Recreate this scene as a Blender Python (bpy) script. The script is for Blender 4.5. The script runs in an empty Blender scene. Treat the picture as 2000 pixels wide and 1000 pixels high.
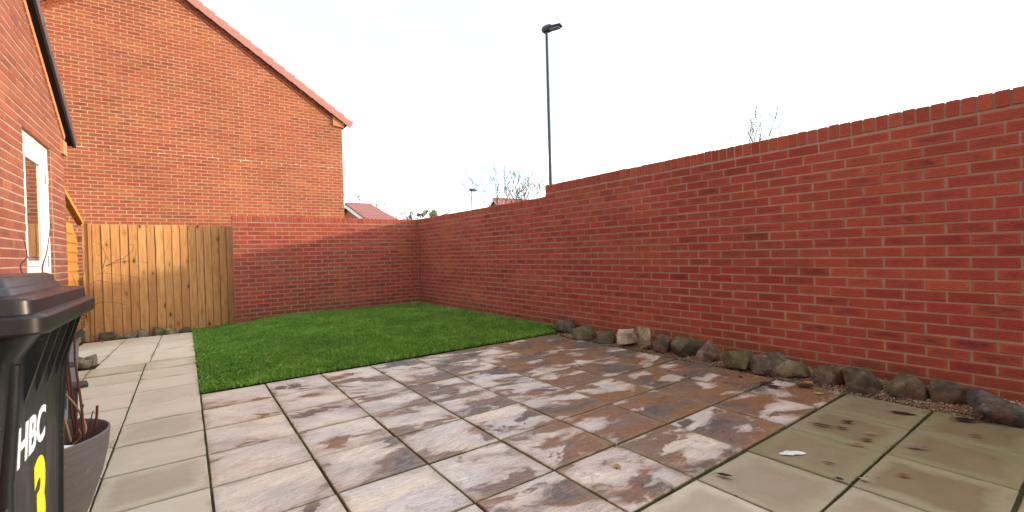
import bpy, bmesh, math, random
import numpy as np
from mathutils import Vector, Matrix, Euler, noise as mnoise

random.seed(7)
rng = np.random.default_rng(7)
SC = bpy.context.scene
COL = SC.collection

# ------------------------------------------------------------------ camera
EYE = 1.06
RIGHT = Vector((0.80787, -0.58848, -0.02793)).normalized()
FWD = Vector((0.58825, 0.80864, -0.00944)).normalized()
FWD = (FWD - RIGHT * FWD.dot(RIGHT)).normalized()
UP = RIGHT.cross(FWD).normalized()
cam_d = bpy.data.cameras.new('camera')
cam = bpy.data.objects.new('camera', cam_d)
COL.objects.link(cam)
cam.matrix_world = Matrix(((RIGHT.x, UP.x, -FWD.x, 0), (RIGHT.y, UP.y, -FWD.y, 0),
                           (RIGHT.z, UP.z, -FWD.z, EYE), (0, 0, 0, 1)))
cam_d.sensor_width = 36
cam_d.lens = 15.787
cam_d.clip_start = 0.05
cam_d.clip_end = 2000
cam_d.dof.use_dof = True
cam_d.dof.focus_distance = 5.0
cam_d.dof.aperture_fstop = 5.6
SC.camera = cam

# ------------------------------------------------------------------ sun, sky, exposure
SUN_DIR = Vector((-1.0, 0.6, -0.205)).normalized()          # the way the light travels
sun_d = bpy.data.lights.new('sun', 'SUN')
sun_d.energy = 2.35
sun_d.angle = math.radians(2.2)
sun_d.color = (1.0, 0.87, 0.68)
sun = bpy.data.objects.new('sun', sun_d)
COL.objects.link(sun)
sun.rotation_euler = SUN_DIR.to_track_quat('-Z', 'Y').to_euler()
SUN_EL = math.asin(-SUN_DIR.z)
SUN_ROT = math.atan2(-SUN_DIR.x, -SUN_DIR.y)

world = bpy.data.worlds.new('World')
SC.world = world
world.use_nodes = True
wn, wl = world.node_tree.nodes, world.node_tree.links
wn.clear()
w_out = wn.new('ShaderNodeOutputWorld')
w_bg = wn.new('ShaderNodeBackground')
w_sky = wn.new('ShaderNodeTexSky')
w_sky.sky_type = 'NISHITA'
w_sky.sun_disc = False
w_sky.sun_elevation = SUN_EL
w_sky.sun_rotation = SUN_ROT
w_sc = wn.new('ShaderNodeVectorMath'); w_sc.operation = 'SCALE'; w_sc.inputs['Scale'].default_value = 0.12
wl.new(w_sky.outputs[0], w_sc.inputs[0])
w_tc = wn.new('ShaderNodeTexCoord')
w_map = wn.new('ShaderNodeMapping'); w_map.inputs['Scale'].default_value = (1.0, 1.0, 2.2)
w_map.inputs['Location'].default_value = (4.0, 4.0, 0.7)
w_no = wn.new('ShaderNodeTexNoise'); w_no.inputs['Scale'].default_value = 1.9
w_no.inputs['Detail'].default_value = 7; w_no.inputs['Roughness'].default_value = 0.55
w_no.inputs['Distortion'].default_value = 0.5
w_rp = wn.new('ShaderNodeMapRange'); w_rp.interpolation_type = 'SMOOTHSTEP'
w_rp.inputs['From Min'].default_value = 0.41; w_rp.inputs['From Max'].default_value = 0.72
w_mx = wn.new('ShaderNodeMix'); w_mx.data_type = 'RGBA'
w_mx.inputs['A'].default_value = (0.265, 0.285, 0.31, 1)
w_mx.inputs['B'].default_value = (0.985, 0.965, 0.935, 1)
w_ad = wn.new('ShaderNodeMix'); w_ad.data_type = 'RGBA'; w_ad.blend_type = 'ADD'; w_ad.inputs['Factor'].default_value = 1.0
wl.new(w_tc.outputs['Generated'], w_map.inputs[0]); wl.new(w_map.outputs[0], w_no.inputs['Vector'])
wl.new(w_no.outputs['Fac'], w_rp.inputs['Value']); wl.new(w_rp.outputs[0], w_mx.inputs['Factor'])
wl.new(w_mx.outputs['Result'], w_ad.inputs['A']); wl.new(w_sc.outputs[0], w_ad.inputs['B'])
wl.new(w_ad.outputs['Result'], w_bg.inputs['Color'])
w_bg.inputs['Strength'].default_value = 1.5
wl.new(w_bg.outputs[0], w_out.inputs['Surface'])

vs = SC.view_settings
vs.view_transform = 'Standard'; vs.look = 'None'; vs.gamma = 1.0; vs.use_curve_mapping = False
vs.exposure = 0.78

# ------------------------------------------------------------------ helpers
def tag(o, label=None, cat=None, group=None, kind=None):
    if label: o['label'] = label
    if cat: o['category'] = cat
    if group: o['group'] = group
    if kind: o['kind'] = kind
    return o

def empty(name, loc=(0, 0, 0), label=None, cat=None, group=None, kind=None):
    o = bpy.data.objects.new(name, None)
    COL.objects.link(o)
    o.location = loc
    o.empty_display_size = 0.1
    return tag(o, label, cat, group, kind)

def link(name, me, parent=None, loc=(0, 0, 0), rot=(0, 0, 0)):
    o = bpy.data.objects.new(name, me)
    COL.objects.link(o)
    o.location = loc
    o.rotation_euler = rot
    if parent is not None:
        o.parent = parent
    return o

def mesh(verts, faces, mat=None, smooth=False, name='mesh'):
    me = bpy.data.meshes.new(name)
    me.from_pydata([tuple(v) for v in verts], [], faces)
    if mat: me.materials.append(mat)
    if smooth:
        me.polygons.foreach_set('use_smooth', [True] * len(me.polygons))
    me.update()
    return me

class MB:
    """collects shapes into one mesh"""
    def __init__(s): s.v, s.f = [], []
    def add(s, verts, faces):
        b = len(s.v); s.v += [tuple(v) for v in verts]; s.f += [tuple(i + b for i in f) for f in faces]
        return s
    def box(s, x0, x1, y0, y1, z0, z1, bev=0.0, M=None):
        bm = bmesh.new()
        bmesh.ops.create_cube(bm, size=1)
        for v in bm.verts:
            v.co = Vector((x0 + (v.co.x + .5) * (x1 - x0), y0 + (v.co.y + .5) * (y1 - y0), z0 + (v.co.z + .5) * (z1 - z0)))
        if bev > 0:
            bmesh.ops.bevel(bm, geom=bm.edges[:], offset=bev, segments=2, affect='EDGES', profile=0.6)
        vs_ = [(M @ v.co if M else v.co.copy()) for v in bm.verts]
        bm.verts.index_update()
        fs = [[v.index for v in f.verts] for f in bm.faces]
        bm.free()
        return s.add(vs_, fs)
    def tube(s, pts, rad, n=8, cap=True):
        pts = [Vector(p) for p in pts]
        b = len(s.v)
        prev = None
        for i, p in enumerate(pts):
            d = (pts[min(i + 1, len(pts) - 1)] - pts[max(i - 1, 0)])
            d = d.normalized() if d.length > 1e-9 else Vector((0, 0, 1))
            a = d.orthogonal().normalized() if prev is None else (prev - d * prev.dot(d)).normalized()
            prev = a
            c = d.cross(a)
            r = rad[i] if hasattr(rad, '__len__') else rad
            for k in range(n):
                t = 2 * math.pi * k / n
                s.v.append(tuple(p + (a * math.cos(t) + c * math.sin(t)) * r))
        for i in range(len(pts) - 1):
            for k in range(n):
                q = (k + 1) % n
                s.f.append((b + i * n + k, b + i * n + q, b + (i + 1) * n + q, b + (i + 1) * n + k))
        if cap:
            s.f.append(tuple(b + k for k in reversed(range(n))))
            s.f.append(tuple(b + (len(pts) - 1) * n + k for k in range(n)))
        return s
    def prism(s, poly, ext, axis):
        """poly: list of 3D points, ext: Vector"""
        n = len(poly)
        e = Vector(ext)
        a = [Vector(p) for p in poly]; c = [p + e for p in a]
        fs = [tuple(range(n)), tuple(reversed(range(n, 2 * n)))]
        for i in range(n):
            j = (i + 1) % n
            fs.append((i, i + n, j + n, j))
        return s.add(a + c, fs)
    def build(s, name, mat, parent=None, loc=(0, 0, 0), rot=(0, 0, 0), smooth=False, angle=None):
        me = mesh(s.v, s.f, mat, smooth, name)
        bm = bmesh.new(); bm.from_mesh(me)
        bmesh.ops.recalc_face_normals(bm, faces=bm.faces[:])
        bm.to_mesh(me); bm.free()
        if angle is not None:
            me.polygons.foreach_set('use_smooth', [True] * len(me.polygons))
            me.set_sharp_from_angle(angle=math.radians(angle))
        return link(name, me, parent, loc, rot)

# ---- node helper
class NT:
    def __init__(s, name, rough=0.8, spec=0.3):
        s.m = bpy.data.materials.new(name)
        s.m.use_nodes = True
        s.n, s.l = s.m.node_tree.nodes, s.m.node_tree.links
        s.b = s.n['Principled BSDF']
        s.b.inputs['Roughness'].default_value = rough
        s.b.inputs['Specular IOR Level'].default_value = spec
    def new(s, t, **kw):
        n = s.n.new(t)
        for k, v in kw.items():
            setattr(n, k, v)
        return n
    def set(s, sock, v):
        if v is None: return
        if hasattr(v, 'is_output') or isinstance(v, bpy.types.NodeSocket):
            s.l.new(v, sock)
        else:
            sock.default_value = v
    def math(s, op, a, b=None, c=None, clamp=False):
        n = s.new('ShaderNodeMath', operation=op); n.use_clamp = clamp
        s.set(n.inputs[0], a); s.set(n.inputs[1], b)
        if c is not None: s.set(n.inputs[2], c)
        return n.outputs[0]
    def mix(s, f, a, b, mode='MIX'):
        n = s.new('ShaderNodeMix', data_type='RGBA', blend_type=mode)
        s.set(n.inputs['Factor'], f)
        for k, v in (('A', a), ('B', b)):
            if isinstance(v, (tuple, list)) and len(v) == 3: v = (*v, 1)
            s.set(n.inputs[k], v)
        return n.outputs['Result']
    def noise(s, vec, scale, detail=4, rough=0.55, dist=0.0):
        n = s.new('ShaderNodeTexNoise')
        if vec is not None: s.l.new(vec, n.inputs['Vector'])
        n.inputs['Scale'].default_value = scale; n.inputs['Detail'].default_value = detail
        n.inputs['Roughness'].default_value = rough; n.inputs['Distortion'].default_value = dist
        return n.outputs['Fac']
    def ramp(s, x, lo, hi, a=0.0, b=1.0):
        n = s.new('ShaderNodeMapRange'); n.interpolation_type = 'SMOOTHSTEP'
        s.set(n.inputs['Value'], x); s.set(n.inputs['From Min'], lo); s.set(n.inputs['From Max'], hi)
        s.set(n.inputs['To Min'], a); s.set(n.inputs['To Max'], b)
        return n.outputs[0]
    def vscale(s, vec, sc, loc=None, rot=None):
        n = s.new('ShaderNodeMapping')
        s.l.new(vec, n.inputs['Vector'])
        n.inputs['Scale'].default_value = sc
        if loc is not None: s.set(n.inputs['Location'], loc)
        if rot is not None: s.set(n.inputs['Rotation'], rot)
        return n.outputs[0]
    def bump(s, h, strength=0.3, dist=0.01):
        n = s.new('ShaderNodeBump')
        n.inputs['Strength'].default_value = strength; n.inputs['Distance'].default_value = dist
        s.l.new(h, n.inputs['Height']); s.l.new(n.outputs[0], s.b.inputs['Normal'])
    def color(s, c):
        s.set(s.b.inputs['Base Color'], (*c, 1) if isinstance(c, (tuple, list)) and len(c) == 3 else c)
    def pos(s): return s.new('ShaderNodeNewGeometry').outputs['Position']
    def obj(s): return s.new('ShaderNodeTexCoord').outputs['Object']
    def uv(s): return s.new('ShaderNodeTexCoord').outputs['UV']
    def info(s): return s.new('ShaderNodeObjectInfo')
    def sep(s, v):
        n = s.new('ShaderNodeSeparateXYZ'); s.l.new(v, n.inputs[0]); return n.outputs
    def comb(s, x=0.0, y=0.0, z=0.0):
        n = s.new('ShaderNodeCombineXYZ')
        s.set(n.inputs[0], x); s.set(n.inputs[1], y); s.set(n.inputs[2], z); return n.outputs[0]
    def vadd(s, a, b):
        n = s.new('ShaderNodeVectorMath', operation='ADD'); s.set(n.inputs[0], a); s.set(n.inputs[1], b); return n.outputs[0]

# ---- brick
def brick_mat(name, red, orange, dark, edge_amt=0.55, rough=0.85, damp=False):
    t = NT(name, rough, 0.25)
    a = t.new('ShaderNodeAttribute', attribute_name='tint')
    s = t.new('ShaderNodeSeparateColor'); t.l.new(a.outputs['Color'], s.inputs[0])
    r, g, b = s.outputs
    al = a.outputs['Alpha']
    u, v, _ = t.sep(t.uv())
    off = t.math('MULTIPLY', b, 57.0)
    P = t.comb(t.math('ADD', t.math('MULTIPLY', u, 2.0), off), t.math('ADD', t.math('MULTIPLY', v, 2.2), off), off)
    S = t.comb(t.math('ADD', t.math('MULTIPLY', u, 5.5), off), t.math('ADD', t.math('MULTIPLY', v, 5.5), off), off)
    n1 = t.noise(P, 1.3, 5, 0.66, 0.25)
    n2 = t.noise(S, 2.2, 3, 0.6, 0.3)
    grain = t.noise(t.pos(), 260, 2, 0.6)
    eu = t.math('ABSOLUTE', t.math('SUBTRACT', t.math('MULTIPLY', u, 2.0), 1.0))
    ev = t.math('ABSOLUTE', t.math('SUBTRACT', t.math('MULTIPLY', v, 2.0), 1.0))
    e = t.math('MAXIMUM', t.ramp(eu, 0.80, 1.0), t.ramp(ev, 0.55, 1.0))
    e = t.math('MULTIPLY', e, t.ramp(n2, 0.30, 0.70))
    e = t.math('MULTIPLY', e, t.math('MULTIPLY_ADD', r, 0.8, edge_amt * 0.5))
    c = t.mix(r, red, orange)
    c = t.mix(t.math('MULTIPLY', e, edge_amt * 1.5, clamp=True), c, tuple(min(1, k * 1.08) for k in orange))
    c = t.mix(t.ramp(n2, 0.35, 0.72, 0, 0.6), c, tuple(k * 0.62 for k in red))
    inner = t.math('MULTIPLY', t.ramp(eu, 1.0, 0.45), t.ramp(ev, 1.0, 0.30))
    dk = t.math('MULTIPLY', t.math('MULTIPLY', t.ramp(n1, 0.30, 0.66), g), t.math('MULTIPLY_ADD', inner, 0.8, 0.2))
    dk = t.math('MULTIPLY', dk, t.math('SUBTRACT', 1.0, t.math('MULTIPLY', e, 0.8)))
    c = t.mix(dk, c, dark)
    big = t.noise(t.pos(), 0.7, 3, 0.5)
    val = t.math('MULTIPLY', t.math('MULTIPLY', t.math('MULTIPLY_ADD', grain, 0.5, 0.75), t.math('MULTIPLY_ADD', al, 0.45, 0.78)), t.math('MULTIPLY_ADD', big, 0.5, 0.75))
    c = t.mix(1.0, c, t.comb(val, val, val), 'MULTIPLY')
    bloom = t.ramp(t.noise(t.pos(), 2.3, 5, 0.65), 0.63, 0.80, 0, 0.22)
    c = t.mix(bloom, c, (0.55, 0.42, 0.36))
    run = t.noise(t.vscale(t.pos(), (7, 7, 0.9)), 1.0, 4, 0.6)
    c = t.mix(t.ramp(run, 0.60, 0.78, 0, 0.22), c, (0.07, 0.03, 0.028))
    if damp:      # algae splash stain along the foot of the garden walls
        zz = t.sep(t.pos())[2]
        st = t.math('ADD', zz, t.math('MULTIPLY', t.math('SUBTRACT', t.noise(t.pos(), 2.2, 5, 0.65), 0.5), 0.7))
        c = t.mix(t.ramp(st, 0.30, 0.02, 0, 0.45), c, (0.13, 0.075, 0.03))
    t.color(c)
    h = t.math('ADD', t.math('MULTIPLY', n2, 1.0), t.math('MULTIPLY', grain, 0.5))
    t.bump(h, 0.9, 0.006)
    return t.m

def mortar_mat(name, col, salt_z=None):
    t = NT(name, 0.95, 0.1)
    p = t.pos()
    c = t.mix(t.noise(p, 30, 4, 0.6), tuple(k * 0.7 for k in col), tuple(k * 1.2 for k in col))
    c = t.mix(t.ramp(t.noise(p, 1.1, 3), 0.35, 0.7, 0, 0.45), c, tuple(k * 0.62 for k in col))
    if salt_z:
        x, y, z = t.sep(p)
        wv = t.math('MULTIPLY', t.math('SUBTRACT', t.noise(t.comb(x, 0.0, 0.0), 0.6), 0.5), 0.06)
        d = t.math('ABSOLUTE', t.math('SUBTRACT', t.math('ADD', z, wv), salt_z))
        m = t.math('MULTIPLY', t.ramp(d, 0.06, 0.01), t.ramp(t.noise(p, 2.4, 5, 0.75), 0.44, 0.66))
        c = t.mix(m, c, (0.85, 0.82, 0.78))
    t.color(c)
    t.bump(t.noise(p, 180, 3), 0.5, 0.004)
    return t.m

M_BRICK = brick_mat('garden_brick', (0.375, 0.058, 0.042), (0.475, 0.130, 0.056), (0.125, 0.036, 0.038), 0.8, damp=True)
M_BRICKH = brick_mat('house_brick', (0.365, 0.080, 0.043), (0.47, 0.160, 0.060), (0.15, 0.062, 0.060), 0.6)
M_BRICKL = brick_mat('near_house_brick', (0.285, 0.076, 0.050), (0.36, 0.135, 0.072), (0.13, 0.058, 0.055), 0.5)
M_MORTAR = mortar_mat('garden_mortar', (0.37, 0.26, 0.185))
M_MORTARH = mortar_mat('house_mortar', (0.50, 0.345, 0.205), 3.43)
M_MORTARL = mortar_mat('house_mortar_plain', (0.40, 0.30, 0.215))

M_MORTARR = mortar_mat('unseen_wall_brick', (0.36, 0.15, 0.10))

# slabs ------------------------------------------------------------
def slab_coords(t, info, stretch):
    o = t.obj()
    rnd = t.math('MULTIPLY', info.outputs['Random'], 91.0)
    s = t.new('ShaderNodeSeparateColor'); t.l.new(info.outputs['Color'], s.inputs[0])
    ang = t.math('MULTIPLY', s.outputs[2], 6.283)
    v = t.vscale(o, (1, 1, 1), None, t.comb(0.0, 0.0, ang))
    v = t.vscale(v, stretch, t.comb(rnd, rnd, 0.0))
    return o, v, s.outputs[0], s.outputs[1], rnd

def riven_mat():
    t = NT('riven_stone', 0.42, 0.5)
    info = t.info()
    o, v, cream, rust, rnd = slab_coords(t, info, (1.7, 3.2, 1.0))
    wv = t.vadd(v, t.comb(t.math('MULTIPLY', t.math('SUBTRACT', t.noise(v, 2.0, 3), 0.5), 0.6), t.math('MULTIPLY', t.math('SUBTRACT', t.noise(v, 1.4, 3), 0.5), 0.9), 0.0))
    n1 = t.noise(wv, 1.2, 8, 0.60, 0.25)
    n2 = t.noise(t.vadd(wv, (31, 7, 3)), 0.9, 3, 0.5, 0.8)
    n3 = t.noise(t.vadd(wv, (3, 17, 9)), 1.3, 4, 0.6, 0.5)
    edge = t.ramp(t.noise(t.vadd(v, (5, 40, 1)), 1.1, 2), 0.4, 0.6, 0.02, 0.11)
    lo = t.math('SUBTRACT', cream, 0.012); hi = t.math('ADD', cream, edge)
    dark = t.ramp(n1, lo, hi)
    pale = t.mix(t.ramp(n3, 0.35, 0.62), (0.70, 0.595, 0.465), (0.58, 0.525, 0.465))
    pale = t.mix(t.ramp(n2, 0.52, 0.70, 0, 0.6), pale, (0.60, 0.46, 0.37))
    pale = t.mix(t.ramp(t.noise(t.vadd(v, (21, 2, 5)), 0.8, 3), 0.50, 0.68, 0, 0.6), pale, (0.34, 0.325, 0.325))
    brown = t.mix(t.ramp(n2, t.math('SUBTRACT', 0.62, t.math('MULTIPLY', rust, 0.22)), t.math('SUBTRACT', 0.70, t.math('MULTIPLY', rust, 0.22))), (0.205, 0.128, 0.088), (0.245, 0.122, 0.060))
    brown = t.mix(t.ramp(n3, 0.48, 0.64, 0, 0.85), brown, (0.102, 0.096, 0.088))
    c = t.mix(dark, pale, brown)
    # soft half-tone halo round the blotches
    halo = t.ramp(n1, t.math('SUBTRACT', cream, 0.10), cream, 0, 0.38)
    c = t.mix(t.math('MULTIPLY', halo, t.math('SUBTRACT', 1.0, dark)), c, (0.42, 0.30, 0.24))
    vein = t.math('ABSOLUTE', t.math('SUBTRACT', t.noise(t.vadd(v, (11, 5, 0)), 1.9, 6, 0.66, 0.3), 0.5))
    vm = t.ramp(t.noise(t.vadd(v, (2, 60, 7)), 1.2, 2), 0.47, 0.58, 0, 0.60)
    c = t.mix(t.math('MULTIPLY', t.ramp(vein, 0.012, 0.0), vm), c, (0.15, 0.12, 0.11))
    fine = t.noise(o, 90, 4, 0.7)
    streak = t.noise(t.vscale(v, (1.6, 9.0, 1)), 2.2, 4, 0.65)
    val = t.math('MULTIPLY', t.math('MULTIPLY_ADD', fine, 0.55, 0.72), t.math('MULTIPLY_ADD', streak, 0.3, 0.87))
    c = t.mix(1.0, c, t.comb(val, val, val), 'MULTIPLY')
    x, y, z = t.sep(o)
    d = t.math('MINIMUM', t.math('SUBTRACT', 0.222, t.math('ABSOLUTE', x)), t.math('SUBTRACT', 0.222, t.math('ABSOLUTE', y)))
    d = t.math('ADD', d, t.math('MULTIPLY', t.math('SUBTRACT', t.noise(t.vadd(o, t.comb(rnd, 0.0, 0.0)), 5, 4), 0.5), 0.12))
    c = t.mix(t.ramp(d, 0.045, -0.01, 0, 0.38), c, (0.28, 0.22, 0.09))
    c = t.mix(t.ramp(d, 0.012, -0.03, 0, 0.6), c, (0.09, 0.08, 0.05))
    t.color(c)
    t.set(t.b.inputs['Roughness'], t.ramp(t.math('ADD', t.noise(o, 7, 4), t.math('MULTIPLY', dark, -0.08)), 0.30, 0.65, 0.20, 0.48))
    h = t.math('ADD', t.math('MULTIPLY', n1, 1.0), t.math('ADD', t.math('MULTIPLY', t.noise(wv, 6, 5, 0.65), 0.6), t.math('ADD', t.math('MULTIPLY', fine, 0.10), t.math('MULTIPLY', t.ramp(streak, 0.45, 0.52), 0.16))))
    t.bump(h, 0.8, 0.012)
    return t.m

def concrete_slab_mat():
    t = NT('concrete_slab', 0.6, 0.4)
    info = t.info()
    o, v, wet, green, rnd = slab_coords(t, info, (1.4, 2.6, 1.0))
    n1 = t.noise(v, 2.2, 5, 0.55, 0.4)
    n2 = t.noise(t.vadd(o, t.comb(rnd, 3.0, 0.0)), 4.5, 4, 0.6)
    c = t.mix(n1, (0.52, 0.435, 0.305), (0.69, 0.61, 0.485))
    x, y, z = t.sep(o)
    d = t.math('MINIMUM', t.math('SUBTRACT', 0.222, t.math('ABSOLUTE', x)), t.math('SUBTRACT', 0.222, t.math('ABSOLUTE', y)))
    dn = t.math('ADD', d, t.math('MULTIPLY', t.math('SUBTRACT', n2, 0.5), 0.24))
    c = t.mix(t.math('MULTIPLY', t.ramp(dn, -0.03, 0.10), wet), c, t.mix(n1, (0.155, 0.100, 0.052), (0.25, 0.175, 0.105)))
    c = t.mix(t.math('MULTIPLY', green, t.ramp(dn, 0.14, 0.0, 0.35, 0.95)), c, (0.155, 0.135, 0.045))
    c = t.mix(t.ramp(dn, 0.018, -0.02, 0, 0.4), c, (0.15, 0.14, 0.06))
    sp = t.new('ShaderNodeTexVoronoi'); t.l.new(t.vadd(o, t.comb(rnd, rnd, 0.0)), sp.inputs['Vector']); sp.inputs['Scale'].default_value = 9
    c = t.mix(t.math('MULTIPLY', t.ramp(sp.outputs['Distance'], 0.10, 0.05), t.ramp(n2, 0.52, 0.62)), c, (0.11, 0.07, 0.04))
    fine = t.noise(o, 150, 3, 0.7)
    val = t.math('MULTIPLY_ADD', fine, 0.45, 0.78)
    c = t.mix(1.0, c, t.comb(val, val, val), 'MULTIPLY')
    t.color(c)
    t.set(t.b.inputs['Roughness'], t.ramp(n2, 0.3, 0.7, 0.42, 0.72))
    t.bump(t.math('ADD', fine, t.math('MULTIPLY', n2, 1.5)), 0.35, 0.004)
    return t.m

M_RIVEN = riven_mat()
M_CONC = concrete_slab_mat()

def soil_mat():
    t = NT('joint_soil', 0.95, 0.1)
    p = t.pos()
    c = t.mix(t.noise(p, 14, 4), (0.026, 0.020, 0.013), (0.058, 0.045, 0.027))
    c = t.mix(t.ramp(t.noise(p, 5, 4), 0.46, 0.62, 0, 0.7), c, (0.07, 0.075, 0.022))
    t.color(c); t.bump(t.noise(p, 90, 4), 0.8, 0.01)
    return t.m
M_SOIL = soil_mat()

def plain(name, col, rough=0.6, spec=0.4, var=0.12, scale=20, metal=0.0, bump=0.0):
    t = NT(name, rough, spec)
    p = t.obj()
    n = t.noise(p, scale, 4, 0.6)
    t.color(t.mix(n, tuple(k * (1 - var) for k in col), tuple(min(1, k * (1 + var)) for k in col)))
    t.b.inputs['Metallic'].default_value = metal
    t.set(t.b.inputs['Roughness'], t.ramp(t.noise(p, scale * 0.4, 3), 0.3, 0.7, rough * 0.8, min(1, rough * 1.2)))
    if bump: t.bump(t.noise(p, scale * 5, 3), bump, 0.004)
    return t.m

def wood_mat(name, a, b, knot=True):
    t = NT(name, 0.72, 0.3)
    info = t.info()
    rnd = t.math('MULTIPLY', info.outputs['Random'], 53.0)
    o = t.obj()
    v = t.vscale(o, (22, 22, 1.3), t.comb(rnd, rnd, rnd))
    g = t.noise(v, 1.6, 5, 0.6, 1.6)
    fine = t.noise(t.vscale(o, (160, 160, 5), t.comb(rnd, 0.0, rnd)), 1.5, 3)
    c = t.mix(t.ramp(g, 0.3, 0.7), a, b)
    c = t.mix(t.math('MULTIPLY', info.outputs['Random'], 0.55), c, tuple(k * 0.80 for k in b))
    if knot:
        kv = t.vscale(o, (9.5, 0.0, 4.2), t.comb(rnd, 0.0, rnd))
        vo = t.new('ShaderNodeTexVoronoi'); t.l.new(kv, vo.inputs['Vector']); vo.inputs['Scale'].default_value = 1.0
        s = t.new('ShaderNodeSeparateColor'); t.l.new(vo.outputs['Color'], s.inputs[0])
        sel = t.ramp(s.outputs[0], 0.40, 0.44)
        kd = vo.outputs['Distance']
        c = t.mix(t.math('MULTIPLY', sel, t.ramp(kd, 0.42, 0.12, 0, 0.45)), c, tuple(k * 0.5 for k in b))
        c = t.mix(t.math('MULTIPLY', sel, t.ramp(kd, 0.19, 0.10, 0, 0.9)), c, (0.055, 0.026, 0.012))
    val = t.math('MULTIPLY_ADD', fine, 0.4, 0.8)
    c = t.mix(1.0, c, t.comb(val, val, val), 'MULTIPLY')
    t.color(c)
    t.bump(t.math('ADD', g, fine), 0.3, 0.003)
    return t.m
M_PINE = wood_mat('fence_pine', (0.67, 0.38, 0.145), (0.45, 0.195, 0.065))
M_ORANGE = wood_mat('stained_pine', (0.60, 0.27, 0.06), (0.46, 0.18, 0.035), False)

def rock_mat():
    t = NT('field_stone', 0.8, 0.3)
    info = t.info()
    o = t.obj()
    rnd = t.math('MULTIPLY', info.outputs['Random'], 77.0)
    v = t.vadd(o, t.comb(rnd, rnd, rnd))
    base = info.outputs['Color']
    n1 = t.noise(v, 9, 5, 0.65, 0.5)
    n2 = t.noise(v, 60, 5, 0.75)
    c = t.mix(t.ramp(n1, 0.35, 0.66), t.mix(0.72, base, (0.025, 0.018, 0.014)), t.mix(0.10, base, (0.5, 0.42, 0.3)))
    c = t.mix(t.ramp(t.noise(t.vadd(v, (9, 4, 2)), 6, 4), 0.52, 0.64, 0, 0.45), c, (0.20, 0.105, 0.045))
    val = t.math('MULTIPLY_ADD', n2, 1.0, 0.5)
    c = t.mix(1.0, c, t.comb(val, val, val), 'MULTIPLY')
    nz = t.sep(t.new('ShaderNodeNewGeometry').outputs['Normal'])[2]
    m = t.math('MULTIPLY', t.ramp(t.math('ADD', t.noise(v, 11, 5, 0.7), t.math('MULTIPLY', nz, 0.16)), 0.46, 0.66), info.outputs['Alpha'])
    c = t.mix(m, c, t.mix(n2, (0.035, 0.042, 0.010), (0.15, 0.145, 0.045)))
    li = t.ramp(t.noise(t.vadd(v, (3, 8, 1)), 17, 3, 0.5), 0.66, 0.72, 0, 0.4)
    c = t.mix(li, c, (0.42, 0.40, 0.32))
    t.color(c)
    t.bump(t.math('ADD', n1, t.math('MULTIPLY', n2, 0.6)), 1.0, 0.02)
    return t.m
M_ROCK = rock_mat()

def objcol_mat(name, rough=0.6, spec=0.35, scale=40, two_sided_dark=False):
    t = NT(name, rough, spec)
    info = t.info(); o = t.obj()
    n = t.noise(t.vadd(o, t.comb(t.math('MULTIPLY', info.outputs['Random'], 30.0), 0.0, 0.0)), scale, 4, 0.6)
    c = t.mix(t.ramp(n, 0.3, 0.7), t.mix(0.45, info.outputs['Color'], (0.01, 0.007, 0.006)), info.outputs['Color'])
    t.color(c)
    return t.m
M_LEAF = objcol_mat('dead_leaf', 0.6, 0.2, 60)

def attr_mat(name, ramp_cols, rough=0.7, spec=0.25, trans=0.0):
    t = NT(name, rough, spec)
    a = t.new('ShaderNodeAttribute', attribute_name='rnd')
    cr = t.new('ShaderNodeValToRGB')
    t.l.new(a.outputs['Fac'], cr.inputs[0])
    el = cr.color_ramp.elements
    while len(el) < len(ramp_cols): el.new(0.5)
    for i, (p, c) in enumerate(ramp_cols):
        el[i].position = p; el[i].color = (*c, 1)
    c = cr.outputs[0]
    big = t.noise(t.pos(), 1.3, 4, 0.6)
    val = t.math('MULTIPLY_ADD', big, 0.9, 0.55)
    c = t.mix(1.0, c, t.comb(val, val, val), 'MULTIPLY')
    t.color(c)
    if trans:
        t.b.inputs['Subsurface Weight'].default_value = 0.0
    return t.m
M_GRASS = attr_mat('grass_blade', [(0.0, (0.060, 0.155, 0.016)), (0.5, (0.155, 0.33, 0.035)), (0.85, (0.29, 0.47, 0.072)), (1.0, (0.42, 0.40, 0.15))], 0.55, 0.3)
M_MOSS = attr_mat('joint_moss', [(0.0, (0.045, 0.05, 0.014)), (0.6, (0.09, 0.10, 0.028)), (1.0, (0.18, 0.165, 0.055))], 0.8, 0.2)
M_GRAVEL = attr_mat('gravel', [(0.0, (0.16, 0.085, 0.055)), (0.35, (0.30, 0.185, 0.115)), (0.7, (0.42, 0.29, 0.19)), (1.0, (0.50, 0.42, 0.34))], 0.8, 0.3)
M_LITTER = attr_mat('leaf_bits', [(0.0, (0.03, 0.015, 0.012)), (0.5, (0.07, 0.03, 0.02)), (0.85, (0.22, 0.11, 0.03)), (1.0, (0.50, 0.42, 0.25))], 0.7, 0.3)
M_NEEDLE = attr_mat('evergreen_leaf', [(0.0, (0.07, 0.08, 0.035)), (0.5, (0.15, 0.15, 0.075)), (1.0, (0.30, 0.27, 0.16))], 0.7, 0.2)
M_TWIG = attr_mat('leafy_twig', [(0.0, (0.10, 0.16, 0.03)), (0.6, (0.22, 0.28, 0.06)), (1.0, (0.52, 0.50, 0.22))], 0.6, 0.3)

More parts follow.
